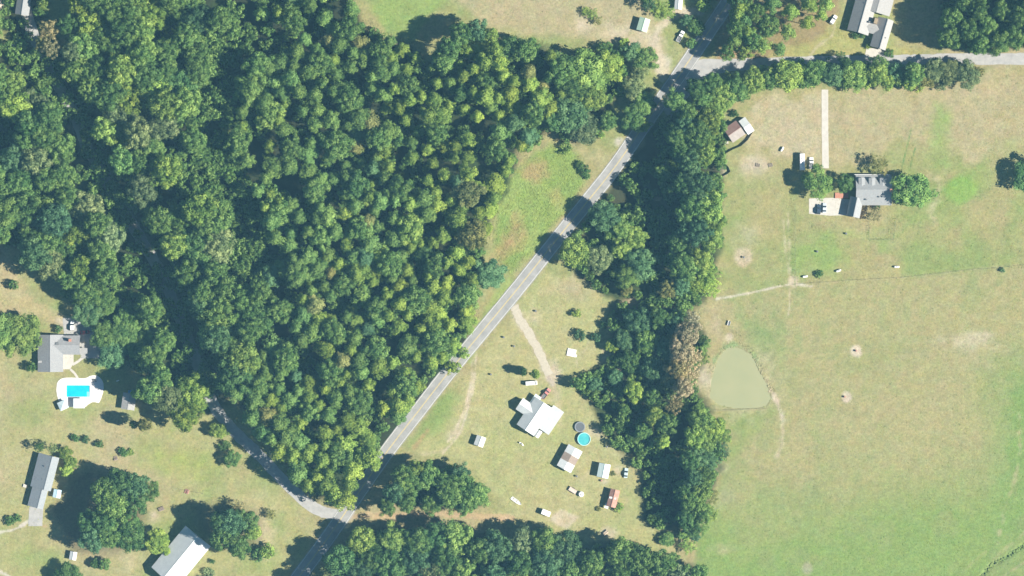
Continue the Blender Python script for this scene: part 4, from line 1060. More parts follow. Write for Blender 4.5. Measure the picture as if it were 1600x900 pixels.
gable(h, 90,771, 13,12, 80, 2.2, .5, mat('pale_blue_metal', (0.42,0.58,0.66), .6, (0.5,0.64,0.7), .6), SIDW, over=.2, openings=False); part_box('door', h, 96,771, .08,.8, .05,1.8, -10, WOODB)
h = empty('green_shed', P(1005,39), 'mint green roofed shed in the north yard', 'shed')
gable(h, 1005,39, 21,17, 74, 2.8, 1.0, METG, SIDT, over=.25, seams=True, openings=False); part_box('door', h, 1002,49.6, 1.2,.1, .05,2.0, -16, WOODB)
h = empty('white_hut', P(1060,6), 'white roofed hut cut by the top edge beside the dirt yard', 'shed')
gable(h, 1060,5, 20,12, 85, 2.5, .7, METW, SIDW, over=.2, openings=False); part_box('door', h, 1059,14.6, .9,.1, .05,1.9, -5, WOODB)
# house with dormers
h = empty('dormer_house', P(1358,300), 'grey roofed house with three dormers in the right yard', 'house')
gable(h, 1364,297, 56,48, 0, 3.3, 3.6, SHM, BRICK)
gable(h, 1335,324, 31,21, 78, 3.4, 2.2, SHM, BRICK, openings=False)
for x in (1345, 1361, 1378):
    d = P(x, 285) - h.location
    b = MB(); M = Matrix.Translation((d.x, d.y, 0))
    b.box(-1.0, 1.0, -1.6, 1.9, 4.0, 5.6, M); b.build('dormer_wall', SIDW, h)
    b = MB()
    for s in (-1, 1):
        q = [(0, -2.2, 6.1), (0, 2.0, 6.1), (s*1.5, 2.0, 5.72), (s*1.5, -2.2, 5.72)]
        lo = [(a, c_, z - .14) for a, c_, z in q]
        tq = [tuple(M @ Vector(p)) for p in q]; bq = [tuple(M @ Vector(p)) for p in lo]
        if s > 0: tq.reverse(); bq.reverse()
        b.poly(tq); b.poly(bq[::-1])
        for i in range(4): b.poly([bq[i], bq[(i+1) % 4], tq[(i+1) % 4], tq[i]])
    b.build('dormer_roof', SHM, h)
    b = MB(); b.box(-.55, .55, 1.88, 1.98, 4.4, 5.4, M); wo_ = b.build('dormer_window', TRIM, h)
    b = MB(); b.box(-.45, .45, 1.9, 2.0, 4.5, 5.3, M); b.build('pane', GLASS, wo_)
part_box('gutter', h, 1362,273, 16.6,.25, 3.05,3.25, 0, TRIM); part_box('chimney', h, 1390,298, 1.0,1.4, 0,8.0, 0, BRICK)
part_box('roof_vent', h, 1372,308, .6,.6, 4.5,6.0, 0, VENTM); part_box('roof_vent', h, 1352,312, .6,.6, 4.2,5.6, 0, VENTM)
part_box('deck', h, 1315,305.5, 6.2,2.6, 0,.5, 0, BRICK)
# long pale house at the top right
h = empty('pale_house', P(1353,22), 'long pale house with grey west roof slopes and brown chimney', 'house')
gable(h, 1348,20, 66,34, 74.5, 3.2, 3.0, SHL, SIDW)
gable(h, 1371,8, 26,44, 74.5, 3.1, 2.2, SHL, SIDW, openings=False)
gable(h, 1377,53, 48,25, 74, 3.2, 2.6, SHL, SIDW, off=-.7)
gable(h, 1362,44, 30,18, -15, 3.0, 1.2, SHL, SIDW, openings=False, cap=False)
part_box('chimney', h, 1367,34, 1.6,2.6, 2.0,6.6, -15, mat('brown_brick', (0.25,0.19,0.12), .9, (0.32,0.25,0.17), 2)); part_box('roof_vent', h, 1357,35.5, .8,.8, 4.2,5.6, -15, VENTM)
part_box('roof_vent', h, 1344,28, .6,.6, 3.8,5.4, -15, VENTM); part_box('roof_vent', h, 1350,6, .6,.6, 4.2,6.0, -15, VENTM); part_box('roof_vent', h, 1382,60, .5,.5, 3.6,5.2, -15, VENTM)
# shed with red and white roof
h = empty('red_roof_shed', P(1151,205), 'shed with rusty red and white roof beside a curved fence', 'shed')
gable(h, 1147,206, 24,26, 35, 3.0, 1.8, mat('faded_red_metal', (0.27,0.15,0.125), .8, (0.34,0.22,0.19), .35), WOODB, seams=True, openings=False, other=mat('rust_stained_grey_metal', (0.27,0.235,0.215), .8, (0.35,0.31,0.285), .5))
gable(h, 1166,197, 12,26, 35, 2.8, 1.2, METW, WOODB, openings=False, over=.2)
part_box('step', h, 1134,223, 2.4,1.6, 0,.35, 20, CONC); part_box('door', h, 1138,213, .1,1.2, .05,2.0, 35, WOODB)
# shaded roofs at the top left corner
h = empty('shaded_house', P(38,4), 'house in deep shade under the trees at the upper left', 'house')
gable(h, 38,4, 40,22, 82, 3.0, 1.8, SHG, SIDT)
h = empty('shaded_hut', P(-6,12), 'tan roofed hut at the extreme upper left edge', 'shed')
gable(h, -4,10, 30,22, 80, 2.8, 1.2, mat('tan_roof', (0.42,0.34,0.25), .9, (0.48,0.41,0.32), 1), SIDT, openings=False); part_box('door', h, 6,12, .1,1.0, .05,2.0, -10, WOODB)

# ------------------------------------------------------------------ pool and deck
deckp = smooth_line([(88,610),(90,597),(98,591),(112,590),(132,591),(142,587),(152,587),(160,595),(162,607),(159,620),(154,630),(146,628),(138,632),(132,636),(112,636),(98,634),(91,624),(88,610)], 4)[:-1]
pool = empty('swimming_pool', P(122,611), 'rectangular turquoise swimming pool in a pale concrete deck', 'swimming pool')
pc_ = P(122,611)
b = MB()
ow = [P(x, y) - pc_ for x, y in deckp]
iw = [P(x, y) - pc_ for x, y in POOL_POLY]
# ring between the rounded deck edge and the rectangular water: walk both by angle
N = 96
def hit(poly, a):
    d = Vector((math.cos(a), math.sin(a), 0)); best = None
    for p, q2 in zip(poly, poly[1:]+poly[:1]):
        e = q2 - p; den = d.x*e.y - d.y*e.x
        if abs(den) < 1e-9: continue
        t = (p.x*e.y - p.y*e.x)/den; s_ = (p.x*d.y - p.y*d.x)/den
        if t > 0 and -1e-6 <= s_ <= 1+1e-6 and (best is None or t > best): best = t
    return d*best
angs = sorted(set([2*math.pi*k/N for k in range(N)] + [math.atan2(p.y, p.x) % (2*math.pi) for p in iw]))
ro_ = [hit(ow, a) for a in angs]; ri_ = [hit(iw, a) for a in angs]
b.rings([[(p.x, p.y, -.2) for p in ro_], [(p.x, p.y, .12) for p in ro_], [(p.x, p.y, .12) for p in ri_], [(p.x, p.y, -1.6) for p in ri_]], cap=False)
b.build('deck', DECK, pool)
hx, hy = (140.3-104)*S/2, 18*S/2; cxy = P(122.15,611) - pc_
b = MB(); b.poly([(cxy.x-hx, cxy.y-hy, -1.55), (cxy.x+hx, cxy.y-hy, -1.55), (cxy.x+hx, cxy.y+hy, -1.55), (cxy.x-hx, cxy.y+hy, -1.55)])
b.build('floor', mat('pool_floor', (0.02,0.50,0.60), .8), pool)
b = MB(); b.poly([(cxy.x-hx, cxy.y-hy, -.06), (cxy.x+hx, cxy.y-hy, -.06), (cxy.x+hx, cxy.y+hy, -.06), (cxy.x-hx, cxy.y+hy, -.06)])
b.build('water', mat('pool_water', (0.004,0.36,0.50), .1, (0.012,0.46,0.58), .35, .12, 1.4, spec=.5), pool)
b = MB()
for (u0, u1, v0, v1) in ((-hx-.3, hx+.3, hy, hy+.3), (-hx-.3, hx+.3, -hy-.3, -hy), (-hx-.3, -hx, -hy, hy), (hx, hx+.3, -hy, hy)):
    b.box(cxy.x+u0, cxy.x+u1, cxy.y+v0, cxy.y+v1, .12, .18)
b.build('coping', TRIM, pool)
for k in range(3):
    b = MB(); b.box(cxy.x+hx-.45*(k+1), cxy.x+hx-.45*k, cxy.y-hy, cxy.y-hy+2.4, -1.5, -.05+.02*(2-k)); b.build('step', mat('pool_step', (0.20,0.60,0.68), .7), pool)
b = MB()
for s in (-.3, .3): b.tube((cxy.x-hx-.3, cxy.y+s, .15), (cxy.x-hx-.1, cxy.y+s, .95), .04, .04, 6); b.tube((cxy.x-hx-.1, cxy.y+s, .95), (cxy.x-hx+.15, cxy.y+s, -.3), .04, .04, 6)
b.build('ladder', TRIM, pool)
h = empty('patio_cover', P(124.5,630), 'white flat roofed cover on posts beside the pool', 'patio cover')
part_box('roof', h, 124.5,630, 5.4,4.6, 2.5,2.66, 0, METW)
for x in (117, 132):
    for y in (624, 636): part_box('post', h, x, y, .14,.14, .1,2.5, 0, TRIM)
h = empty('pool_hut', P(99,633), 'small pale blue pyramid roofed hut at the pool corner', 'hut')
part_box('wall', h, 99,633, 3.4,3.4, .05,2.2, 25, SIDW)
cM = Matrix.Rotation(R(25), 4, 'Z'); b = MB(); q = [tuple(cM @ Vector(p)) for p in ((-2.1,-2.1,2.15),(2.1,-2.1,2.15),(2.1,2.1,2.15),(-2.1,2.1,2.15))]
for i in range(4): b.poly([q[i], q[(i+1) % 4], (0, 0, 3.2)])
b.poly(q[::-1]); b.build('roof', mat('pale_teal_roof', (0.50,0.60,0.62), .6), h)
part_box('door', h, 100.5,638, .8,.12, .06,1.9, 25, WOODB)
for i, (x, y, a, nm) in enumerate(((146,594,20,'lower'),(149,594,24,'upper'))):
    h = empty('deck_chair', P(x, y, .12), ('left' if i == 0 else 'right') + ' grey deck chair on the upper pool deck', 'chair', rz=R(a))
    for nm2, bx in (('seat', (-.3,.3,-.9,.4,.3,.36)), ('backrest', (-.3,.3,.4,.46,.3,.95))):
        b = MB(); b.box(*bx); b.build(nm2, VENTM, h)
    for sx in (-.27, .27):
        for sy in (-.85, .38): b = MB(); b.box(sx-.02, sx+.02, sy-.02, sy+.02, 0, .3); b.build('leg', TRIM, h)

# above ground pool and trampoline
h = empty('round_pool', P(912.5,686), 'round turquoise above ground pool in the homestead yard', 'swimming pool')
def circ(r, z, n=32): return [(r*math.cos(2*math.pi*k/n), r*math.sin(2*math.pi*k/n), z) for k in range(n)]
b = MB(); b.rings([circ(2.95, 0), circ(2.95, 1.25), circ(2.85, 1.25), circ(2.85, .9)], cap=False); b.build('wall', SIDW, h)
b = MB(); b.rings([circ(3.08, 1.25), circ(3.08, 1.31), circ(2.78, 1.31), circ(2.78, 1.25)], cap=False); b.build('rim', mat('pool_rim', (0.35,0.62,0.62), .5), h)
b = MB(); b.poly(circ(2.86, 1.02)); b.build('water', mat('round_pool_water', (0.05,0.34,0.36), .1, (0.09,0.42,0.43), .5, .12, 1.4, spec=.5), h)
b = MB()
for s in (-.25, .25): b.tube((3.2, s, 0), (2.95, s, 1.9), .03, .03, 6)
for z in (.4, .8, 1.2): b.tube((3.12-.1*z, -.25, z), (3.12-.1*z, .25, z), .025, .025, 6)
b.build('ladder', TRIM, h)
h = empty('trampoline', P(906,667), 'round dark trampoline beside the above ground pool', 'trampoline')
b = MB(); b.poly(circ(2.0, .88)); b.build('mat', mat('trampoline_mat', (0.10,0.11,0.12), .7), h)
b = MB(); b.rings([circ(2.45, .86), circ(2.45, .96), circ(2.0, .96), circ(2.0, .86)], cap=False); b.build('pad', mat('trampoline_pad', (0.20,0.22,0.24), .7), h)
for k in range(6):
    a = k*math.pi/3; b = MB(); b.tube((2.4*math.cos(a), 2.4*math.sin(a), 0), (2.4*math.cos(a), 2.4*math.sin(a), 2.4), .03, .03, 6); b.build('post', VENTM, h)

# ------------------------------------------------------------------ vehicles
TYRE = mat('tyre', (0.02,0.02,0.02), .9); RIM = mat('wheel_rim', (0.45,0.45,0.46), .35, metal=.8); LAMP = mat('lamp_glass', (0.7,0.7,0.65), .2); RED = mat('tail_lamp', (0.35,0.02,0.02), .3)
def paint(name, c): return mat('paint_'+name, c, .35, spec=.5)
def ring8(x, w, z0, z1):
    return [(x, -w*.9, z0), (x, w*.9, z0), (x, w, z0+(z1-z0)*.3), (x, w, z0+(z1-z0)*.75), (x, w*.86, z1), (x, -w*.86, z1), (x, -w, z0+(z1-z0)*.75), (x, -w, z0+(z1-z0)*.3)]
def wheel(root, x, y, r=.34):
    b = MB(); b.tube((x, y-.11, r), (x, y+.11, r), r, r, 16); t = b.build('wheel', TYRE, root, smooth=False)
    b = MB(); b.tube((x, y-.12, r), (x, y+.12, r), r*.6, r*.6, 12); b.build('rim', RIM, t)
def vehicle(name, label, cat, px, py, ang, style, pm):
    h = empty(name, P(px, py, .07), label, cat, rz=R(ang))
    L, w, ht = {'car': (4.6,.9,1.45), 'suv': (4.7,.95,1.75), 'pickup': (5.6,.98,1.8), 'van': (5.6,1.0,2.1)}[style]
    a = L/2; belt = {'car': .9, 'suv': 1.0, 'pickup': 1.05, 'van': 1.15}[style]
    b = MB()
    if style == 'pickup':
        st = [(-a,.93,.45,.62),(-a+.05,1,.38,.66),(-.25,1,.3,.66),(-.2,1,.3,belt),(1.0,1,.3,belt),(a-.5,.98,.32,belt-.05),(a-.08,.9,.36,belt-.15),(a,.84,.42,.8)]
    elif style == 'van':
        st = [(-a,.94,.4,belt),(-a+.2,1,.32,belt),(a-1.0,1,.3,belt),(a-.3,.95,.32,belt-.12),(a,.85,.42,.85)]
    else:
        st = [(-a,.82,.45,.8),(-a+.12,.92,.36,belt-.04),(-a+.7,1,.3,belt),(.9,1,.28,belt),(a-.45,.95,.3,belt-.14),(a-.08,.86,.36,belt-.22),(a,.78,.42,.66)]
    b.rings([ring8(x, w*k, z0, z1) for x, k, z0, z1 in st]); body = b.build('body', pm, h)
    cab = {'car': (-1.75,-1.05,.25,1.05), 'suv': (-2.2,-1.9,.2,.95), 'pickup': (-.25,-.05,.95,1.6), 'van': (-2.7,-2.62,1.5,2.1)}[style]
    k = .84
    q0 = [(cab[0], -w*.93, belt-.02), (cab[3], -w*.93, belt-.02), (cab[3], w*.93, belt-.02), (cab[0], w*.93, belt-.02)]
    q1 = [(cab[1], -w*k, ht-.04), (cab[2], -w*k, ht-.04), (cab[2], w*k, ht-.04), (cab[1], w*k, ht-.04)]
    b = MB(); b.rings([q0, q1]); b.build('windows', GLASS if style != 'van' else pm, h)
    b = MB(); b.rings([[(x*1.0, y*1.03, ht-.04) for x, y, z in q1], [(x*.96, y*.97, ht+.03) for x, y, z in q1]]); b.build('roof', pm, h)
    if style == 'van':
        b = MB(); b.poly([(cab[3]+.01, -w*.85, belt+.05), (cab[3]+.01, w*.85, belt+.05), (cab[2]+.08, w*.78, ht-.12), (cab[2]+.08, -w*.78, ht-.12)]); b.build('windscreen', GLASS, h)
    if style == 'pickup':
        for (x0, x1, y0, y1) in ((-a+.05, -.26, -w, -w+.09), (-a+.05, -.26, w-.09, w), (-a, -a+.09, -w*.93, w*.93)):
            b = MB(); b.box(x0, x1, y0, y1, .6, belt); b.build('bed_side', pm, h)
        b = MB(); b.box(-a+.1, -.27, -w+.1, w-.1, .665, .70); b.build('bed_liner', VENTM, h)
    for x in (-a+.95, a-.95):
        for y in (-w+.1, w-.1): wheel(h, x, y, .36 if style != 'car' else .33)
    for y in (-w*.62, w*.62):
        b = MB(); b.box(a-.12, a+.02, y-.17, y+.17, .6, .75); b.build('headlight', LAMP, h)
        b = MB(); b.box(-a-.02, -a+.1, y-.15, y+.15, .65, .8); b.build('tail_light', RED, h)
    return h
PW = paint('white', (.75,.75,.74)); PR = paint('red', (.42,.06,.06)); PD = paint('dark_blue', (.03,.05,.08)); PT = paint('pale_teal', (.42,.52,.54)); PS = paint('silver', (.45,.50,.54)); PF = paint('faded_red', (.50,.20,.18))
vehicle('parked_car', 'white sport utility car parked north of the pool house', 'car', 113,509, 88, 'suv', PW)
vehicle('parked_car', 'red car parked in shade beside the pool house', 'car', 133,519, 5, 'car', PR)
vehicle('parked_van', 'white van parked by the slender trees in the homestead yard', 'van', 830,598.5, 4, 'van', PW)
vehicle('pickup_truck', 'faded red pickup parked at the white farmhouse', 'pickup truck', 853,615, 52, 'pickup', PF)
vehicle('parked_car', 'pale teal car with dark windows parked beside the mint shed', 'car', 978,739, 84, 'car', PT)
vehicle('pickup_truck', 'white pickup parked beside dark trees near the main road', 'pickup truck', 1063,57, 62, 'pickup', PW)
vehicle('parked_car', 'white car parked on the track near the pale long house', 'car', 1302,31, 58, 'suv', PW)
vehicle('pickup_truck', 'white pickup beside the long white camper', 'pickup truck', 1267.5,255, 90, 'pickup', PW)
vehicle('parked_car', 'dark blue car on the parking pad, left one', 'car', 1279,327, 88, 'suv', PD)
vehicle('parked_car', 'silver car on the parking pad, right one', 'car', 1288,325, 88, 'car', PS)
vehicle('parked_car', 'pale car in deep shade under the trees at upper left', 'car', 18,76, 75, 'car', PS)
# long white camper
h = empty('camper_trailer', P(1253,253), 'long white camper trailer west of the concrete drive', 'trailer', rz=R(91))
b = MB(); b.rings([[(x, y, z) for y, z in ((-1.15*k,.5),(1.15*k,.5),(1.2*k,1.2),(1.2*k,2.7*m_),(1.0*k,2.95*m_),(-1.0*k,2.95*m_),(-1.2*k,2.7*m_),(-1.2*k,1.2))] for x, k, m_ in ((-3.9,.95,.97),(-3.7,1,1),(3.4,1,1),(3.9,.95,.88))]); b.build('body', PW, h)
for x in (-1.6, 1.4): b = MB(); b.box(x-.4, x+.4, -.35, .35, 2.95, 3.2); b.build('roof_unit', TRIM, h)
for x in (-2.4, -.6, 1.8):
    for s in (-1, 1): b = MB(); b.box(x-.5, x+.5, s*1.2-.02, s*1.2+.02, 1.5, 2.2); b.build('window', GLASS, h)
for x in (-.6, .3):
    for y in (-1.0, 1.0): wheel(h, x, y, .34)
b = MB(); b.tube((3.9, -.5, .55), (5.0, 0, .55), .05, .05, 6); b.tube((3.9, .5, .55), (5.0, 0, .55), .05, .05, 6); b.build('hitch', VENTM, h)
# small white cargo trailer by the garden plot
h = empty('cargo_trailer', P(853,801), 'small white box trailer beside the bare garden plot', 'trailer', rz=R(-22))
b = MB(); b.box(-2.1, 2.1, -1.25, 1.25, .45, 2.5); b.build('body', PW, h, bevel=.12)
for y in (-1.1, 1.1):
    for x in (-.4, .4): wheel(h, x, y, .32)
b = MB(); b.tube((-2.1, -.5, .5), (-3.1, 0, .5), .05, .05, 6); b.tube((-2.1, .5, .5), (-3.1, 0, .5), .05, .05, 6); b.build('hitch', VENTM, h)
b = MB(); b.box(2.1, 2.14, -1.0, 1.0, .6, 2.3); b.build('rear_door', TRIM, h)
# open utility trailer and white tank
h = empty('utility_trailer', P(895,766), 'open flat utility trailer with pinkish boards in the yard', 'trailer', rz=R(-32))
for k in range(5): b = MB(); b.box(-1.9, 1.9, -.9+k*.37, -.9+k*.37+.34, .55, .61); b.build('plank', mat('pinkish_board', (.52,.42,.36), .85, (.6,.5,.44), 1.5), h)
for (x0, x1, y0, y1) in ((-1.95,1.95,-1.0,-.93), (-1.95,1.95,.98,1.05), (-2.0,-1.94,-1.0,1.05)): b = MB(); b.box(x0, x1, y0, y1, .5, .95); b.build('side_rail', VENTM, h)
for y in (-1.15, 1.2): wheel(h, 0, y, .32)
b = MB(); b.tube((-1.95, 0, .5), (-3.2, 0, .5), .05, .05, 6); b.build('hitch', VENTM, h)
h = empty('water_tank', P(908,772), 'squat white tank behind the utility trailer', 'tank')
b = MB(); b.rings([circ(1.25, .0, 20), circ(1.3, .15, 20), circ(1.3, 1.25, 20), circ(1.05, 1.5, 20), circ(.35, 1.6, 20)]); b.build('body', TRIM, h)
b = MB(); b.rings([circ(.3, 1.58, 14), circ(.3, 1.72, 14)]); b.build('lid', VENTM, h)
# boat hull on the grass
h = empty('small_boat', P(807,783), 'narrow white boat lying on the grass near the copse', 'boat', rz=R(-36))
st = [(-2.9,.75,.55),(-1.5,.85,.55),(.6,.85,.58),(1.9,.6,.64),(2.8,.12,.72)]
b = MB(); b.rings([[(x, -w_, z), (x, -w_*.7, .12), (x, w_*.7, .12), (x, w_, z), (x, w_*.86, z-.02), (x, w_*.6, .2), (x, -w_*.6, .2), (x, -w_*.86, z-.02)] for x, w_, z in st]); b.build('hull', PW, h)
for x in (-1.6, .2): b = MB(); b.box(x-.15, x+.15, -.62, .62, .42, .46); b.build('bench', SIDT, h)
# low white slab with steps
h = empty('well_cover', P(893,551), 'low white slab on the lawn where two footpaths meet', 'slab')
part_box('slab', h, 893,551, 4.2,3.6, -.05,.45, -12, DECK, bevel=.08); part_box('lid', h, 892,550, 1.2,1.2, .45,.6, -12, TRIM)
part_box('step', h, 900,556, .8,1.2, -.05,.2, -12, DECK)
# lawn odds and ends
def lounge(px, py, ang, label):
    h = empty('lawn_chair', P(px, py), label, 'chair', rz=R(ang))
    b = MB(); b.box(-.32, .32, -.9, .35, .33, .39); b.build('seat', TRIM, h)
    b = MB(); b.box(-.32, .32, .35, .42, .33, 1.0); b.build('backrest', TRIM, h)
    for sx in (-.28, .28):
        for sy in (-.8, .3): b = MB(); b.box(sx-.025, sx+.025, sy-.025, sy+.025, 0, .33); b.build('leg', TRIM, h)
lounge(813,692, 60, 'white lawn chair on the grass below the farmhouse'); lounge(816,694, 40, 'second white lawn chair right of the first below the farmhouse')
def grill(px, py, label, m=VENTM, s=1.0):
    h = empty('barbecue_grill', P(px, py), label, 'grill', rz=R(rng.uniform(0, 90)))
    b = MB(); b.rings([[(x*s, y*s, z*s) for x, y, z in ring] for ring in (circ(.3,.75,12), circ(.5,.9,12), circ(.5,1.05,12), circ(.2,1.25,12))]); b.build('bowl', m, h)
    for k in range(3):
        a = k*2.094; b = MB(); b.tube((.28*s*math.cos(a), .28*s*math.sin(a), .8*s), (.45*s*math.cos(a), .45*s*math.sin(a), 0), .03, .03, 5); b.build('leg', m, h)
grill(803,541, 'dark barbecue on the lawn right of the earth track'); grill(948,698, 'dark barbecue right of the round pool'); grill(1162,402, 'dark fire bowl in the middle of the bare earth circle'); grill(901,744, 'dark fire bowl between striped barn and trailer')
def barrel(px, py, label, m):
    h = empty('barrel', P(px, py), label, 'barrel')
    b = MB(); b.rings([circ(.42,0,14), circ(.45,.3,14), circ(.45,.9,14), circ(.42,1.1,14)]); b.build('body', m, h)
    for z in (.3, .8): b = MB(); b.rings([circ(.47,z,14), circ(.48,z+.04,14), circ(.47,z+.08,14)]); b.build('hoop', VENTM, h)
barrel(767,585, 'dark barrel on the lawn between track and dark slender tree', VENTM); barrel(787,527, 'dark barrel close to the main road verge', VENTM); barrel(837,486, 'dark barrel at the top of the gravel drive', VENTM); barrel(1338,548, 'barrel on the upper bare mound in the pasture', RUST); barrel(1320,620, 'rusty barrel on the lower bare mound in the pasture', RUST); barrel(1277,393, 'dark barrel on the green yard grass', VENTM); barrel(1322,365, 'dark barrel south of the house with dormers', VENTM); barrel(940,751, 'rusty barrel at the lower end of the mint shed', RUST)
def tank(px, py, ang, label):
    h = empty('gas_tank', P(px, py), label, 'tank', rz=R(ang))
    b = MB(); b.rings([[(x, r*math.cos(a), .75 + r*math.sin(a)) for a in (2*math.pi*k/14 for k in range(14))] for x, r in ((-1.25,.15),(-1.1,.42),(-.8,.5),(.8,.5),(1.1,.42),(1.25,.15))]); b.build('body', TRIM, h)
    for x in (-.7, .7): b = MB(); b.box(x-.08, x+.08, -.35, .35, 0, .4); b.build('leg', VENTM, h)
    b = MB(); b.rings([[(.15*math.cos(a), .15*math.sin(a), z) for a in (k*math.pi/5 for k in range(10))] for z in (1.2, 1.4)]); b.build('cap', VENTM, h)
tank(1310,423, 20, 'white gas tank on the green yard grass'); tank(1258,432, 10, 'grey white gas tank near the fence corner'); tank(1222,233, 60, 'white gas tank northwest of the camper'); tank(1401,417, 0, 'small white tank in the middle of the right yard')
h = empty('feed_trough', P(1139,505), 'black and white feed trough at the head of the pond', 'trough', rz=R(75))
b = MB(); b.rings([[(x, -.6, .9), (x, -.45, .3), (x, .45, .3), (x, .6, .9), (x, .5, .88), (x, .38, .4), (x, -.38, .4), (x, -.5, .88)] for x in (-1.1, 1.1)]); b.build('basin', PW, h)
b = MB(); b.box(-1.0, 1.0, -.42, .42, .5, .56); b.build('feed', VENTM, h)
for x in (-.9, .9): b = MB(); b.box(x-.05, x+.05, -.5, .5, 0, .35); b.build('leg', VENTM, h)
def woodpile(px, py, ang, n, label, m, Lg=2.4, r=.2):
    h = empty('log_pile', P(px, py), label, 'log pile', rz=R(ang)); g = random.Random(int(px)); k = 0; row = 0
    while k < n:
        cnt = max(1, 5-row)
        for i in range(cnt):
            if k >= n: break
            y = (i-(cnt-1)/2)*r*2.1; z = r + row*r*1.75; d = (g.random()-.5)*.3; rr = r*g.uniform(.8, 1)
            b = MB(); b.tube((-Lg/2+d, y, z), (Lg/2+d, y+(g.random()-.5)*.1, z), rr, rr*.9, 7); b.build('log', m, h); k += 1
        row += 1
woodpile(946,832, 40, 12, 'pile of pale timber at the lower edge of the yard', mat('pale_timber', (.42,.34,.25), .9, (.5,.42,.33), 2)); woodpile(968,574, 70, 9, 'pale timber pile in the shade of the belt', MATS['pale_timber'], 2.6, .25)
woodpile(252,795, 20, 9, 'brown log pile on the bare ground of the lower left yard', BRWN); woodpile(292,768, 70, 7, 'brown log pile north of the barn trees', RUST, 2.0); woodpile(1184,258, 80, 5, 'short log pile on the paddock dirt, left one', WOODB, 1.6); woodpile(1204,258, 110, 5, 'short log pile on the paddock dirt, right one', WOODB, 1.6); woodpile(181,716, 15, 7, 'brown brush pile on the left lawn', BRWN, 1.8)
h = empty('blue_tarp', P(205,612), 'blue tarpaulin over a stack behind the small grey shed', 'tarpaulin', rz=R(10))
b = MB(); b.rings([[(-1.6,-.8,0),(1.6,-.8,0),(1.7,.8,0),(-1.5,.9,0)], [(-1.3,-.6,.9),(1.3,-.55,1.0),(1.3,.5,.95),(-1.2,.6,.85)]]); b.build('cover', mat('blue_tarp', (.06,.20,.42), .5, (.08,.26,.5), 1), h, bevel=.1)
b = MB(); b.tube((-1.7, 0, .5), (1.7, 0, .55), .03, .03, 6); b.build('rope', TRIM, h)
slabo = empty('garden_bench', P(184,595), 'white bench in the shade right of the pool', 'bench', rz=R(20))
b = MB(); b.box(-.7, .7, -.2, .2, .4, .46); b.build('seat', TRIM, slabo); b = MB(); b.box(-.7, .7, .2, .25, .46, .9); b.build('backrest', TRIM, slabo)
for sx in (-.6, .6): b = MB(); b.box(sx-.04, sx+.04, -.18, .2, 0, .4); b.build('leg', TRIM, slabo)

# ------------------------------------------------------------------ fences
FENCEW = mat('dark_fence_board', (.07,.065,.055), .9, (.11,.1,.085), 2)
def board_fence(pts, label, ht=1.5):
    W = [P(*p) for p in pts]; root = empty('board_fence', W[0], label, 'fence')
    b0 = W[0]
    for a, c in zip(W[:-1], W[1:]):
        d = (c-a); n = max(1, round(d.length/2.4)); ang = math.atan2(d.y, d.x)
        for i in range(n):
            p = a + d*(i/n) - b0; q2 = a + d*((i+1)/n) - b0; m_ = (p+q2)/2; ln = (q2-p).length
            M = Matrix.Translation(m_) @ Matrix.Rotation(ang, 4, 'Z')
            b = MB()
            k = int(ln/.3)
            for j in range(k): b.box(-ln/2+ j*ln/k + .01, -ln/2+(j+1)*ln/k-.01, -.02, .02, .05, ht + .02*(j % 2), M)
            b.box(-ln/2, ln/2, .02, .08, .3, .4, M); b.box(-ln/2, ln/2, .02, .08, ht-.4, ht-.3, M)
            b.build('fence_panel', FENCEW, root)
            b = MB(); b.box(p.x-.08, p.x+.08, p.y-.08, p.y+.08, 0, ht+.15); b.build('post', FENCEW, root)
board_fence([(1110,251),(1130,242),(1144,234),(1158,228),(1168,219),(1177,205)], 'dark curved board fence below the shed with red roof')
board_fence([(1132,255),(1138,261),(1141,268),(1136,272),(1119,280)], 'dark bent board fence round the small pen', 1.3)
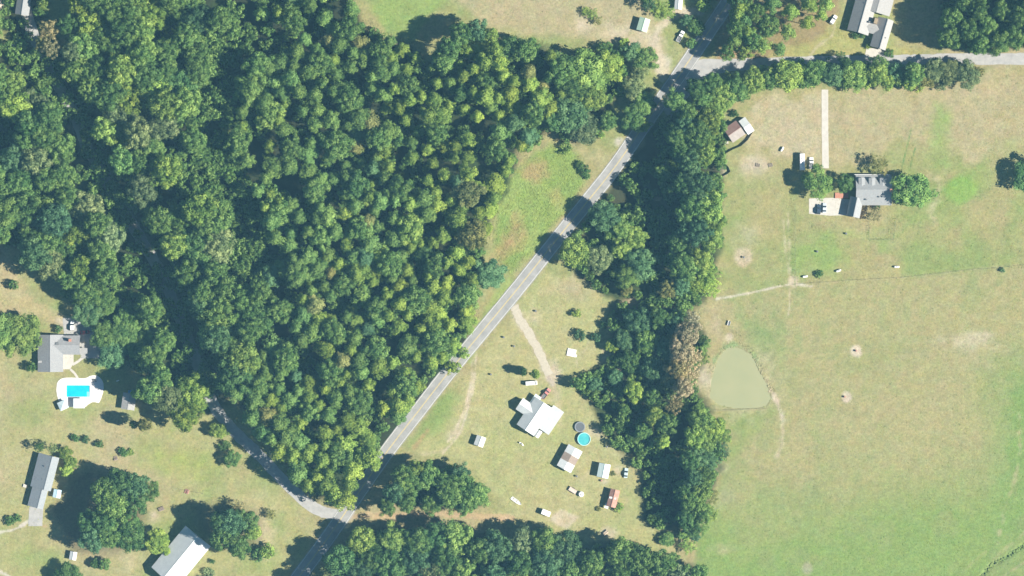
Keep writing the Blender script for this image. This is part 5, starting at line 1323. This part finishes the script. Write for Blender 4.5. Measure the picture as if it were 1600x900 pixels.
board_fence([(1105,219),(1112,235)], 'short dark board fence at the edge of the belt', 1.4)
def wire_fence(pts, label, step=3.6):
    W = [P(*p) for p in pts]; root = empty('wire_fence', W[0], label, 'fence'); b0 = W[0]
    pm = bpy.data.meshes.new('fence_post'); mb = MB(); mb.rings([circ(.07, -.05, 6), circ(.06, 1.35, 6)]); pm.from_pydata(mb.v, [], mb.f); pm.materials.append(WOODB)
    for a, c in zip(W[:-1], W[1:]):
        d = c-a; n = max(1, round(d.length/step))
        for i in range(n+1):
            o = bpy.data.objects.new('post', pm); COL.objects.link(o); o.parent = root; o.location = a + d*(i/n) - b0
        for z in (.5, .9, 1.25):
            w = MB(); w.tube(a - b0 + Vector((0,0,z)), c - b0 + Vector((0,0,z)), .012, .012, 4); w.build('wire', VENTM, root)
wire_fence([(1242,318),(1242,445)], 'post and wire fence running south from the parking pad')
wire_fence([(1245,444),(1330,438),(1420,433),(1520,421),(1566,418),(1620,412)], 'long post and wire fence across the top of the pasture')
wire_fence([(1122,641),(1160,640),(1195,638)], 'short post and wire fence along the lower end of the pond')
wire_fence([(1357,346),(1358,374),(1396,374),(1400,342)], 'wire fence round the small garden south of the house with dormers', 2.4)
wire_fence([(275,763),(300,768),(318,771)], 'low wire fence north of the barn trees', 2.4)

# ------------------------------------------------------------------ the hazy air between the aircraft and the ground
b = MB(); b.box(-6500, 6500, -6500, 6500, -8, CAM_H + 60)
hz = b.build('haze', None)
hz.data.materials.clear()
hm = bpy.data.materials.new('thin_haze'); hm.use_nodes = True; hm.node_tree.nodes.clear()
ho = hm.node_tree.nodes.new('ShaderNodeOutputMaterial'); pv = hm.node_tree.nodes.new('ShaderNodeVolumePrincipled')
pv.inputs['Color'].default_value = (0.30, 0.70, 1.0, 1); pv.inputs['Density'].default_value = 0.000047; pv.inputs['Anisotropy'].default_value = 0.0
hm.node_tree.links.new(pv.outputs[0], ho.inputs['Volume'])
hz.data.materials.append(hm)
tag(hz, 'thin pale blue haze filling the air over the land', 'haze', kind='stuff')
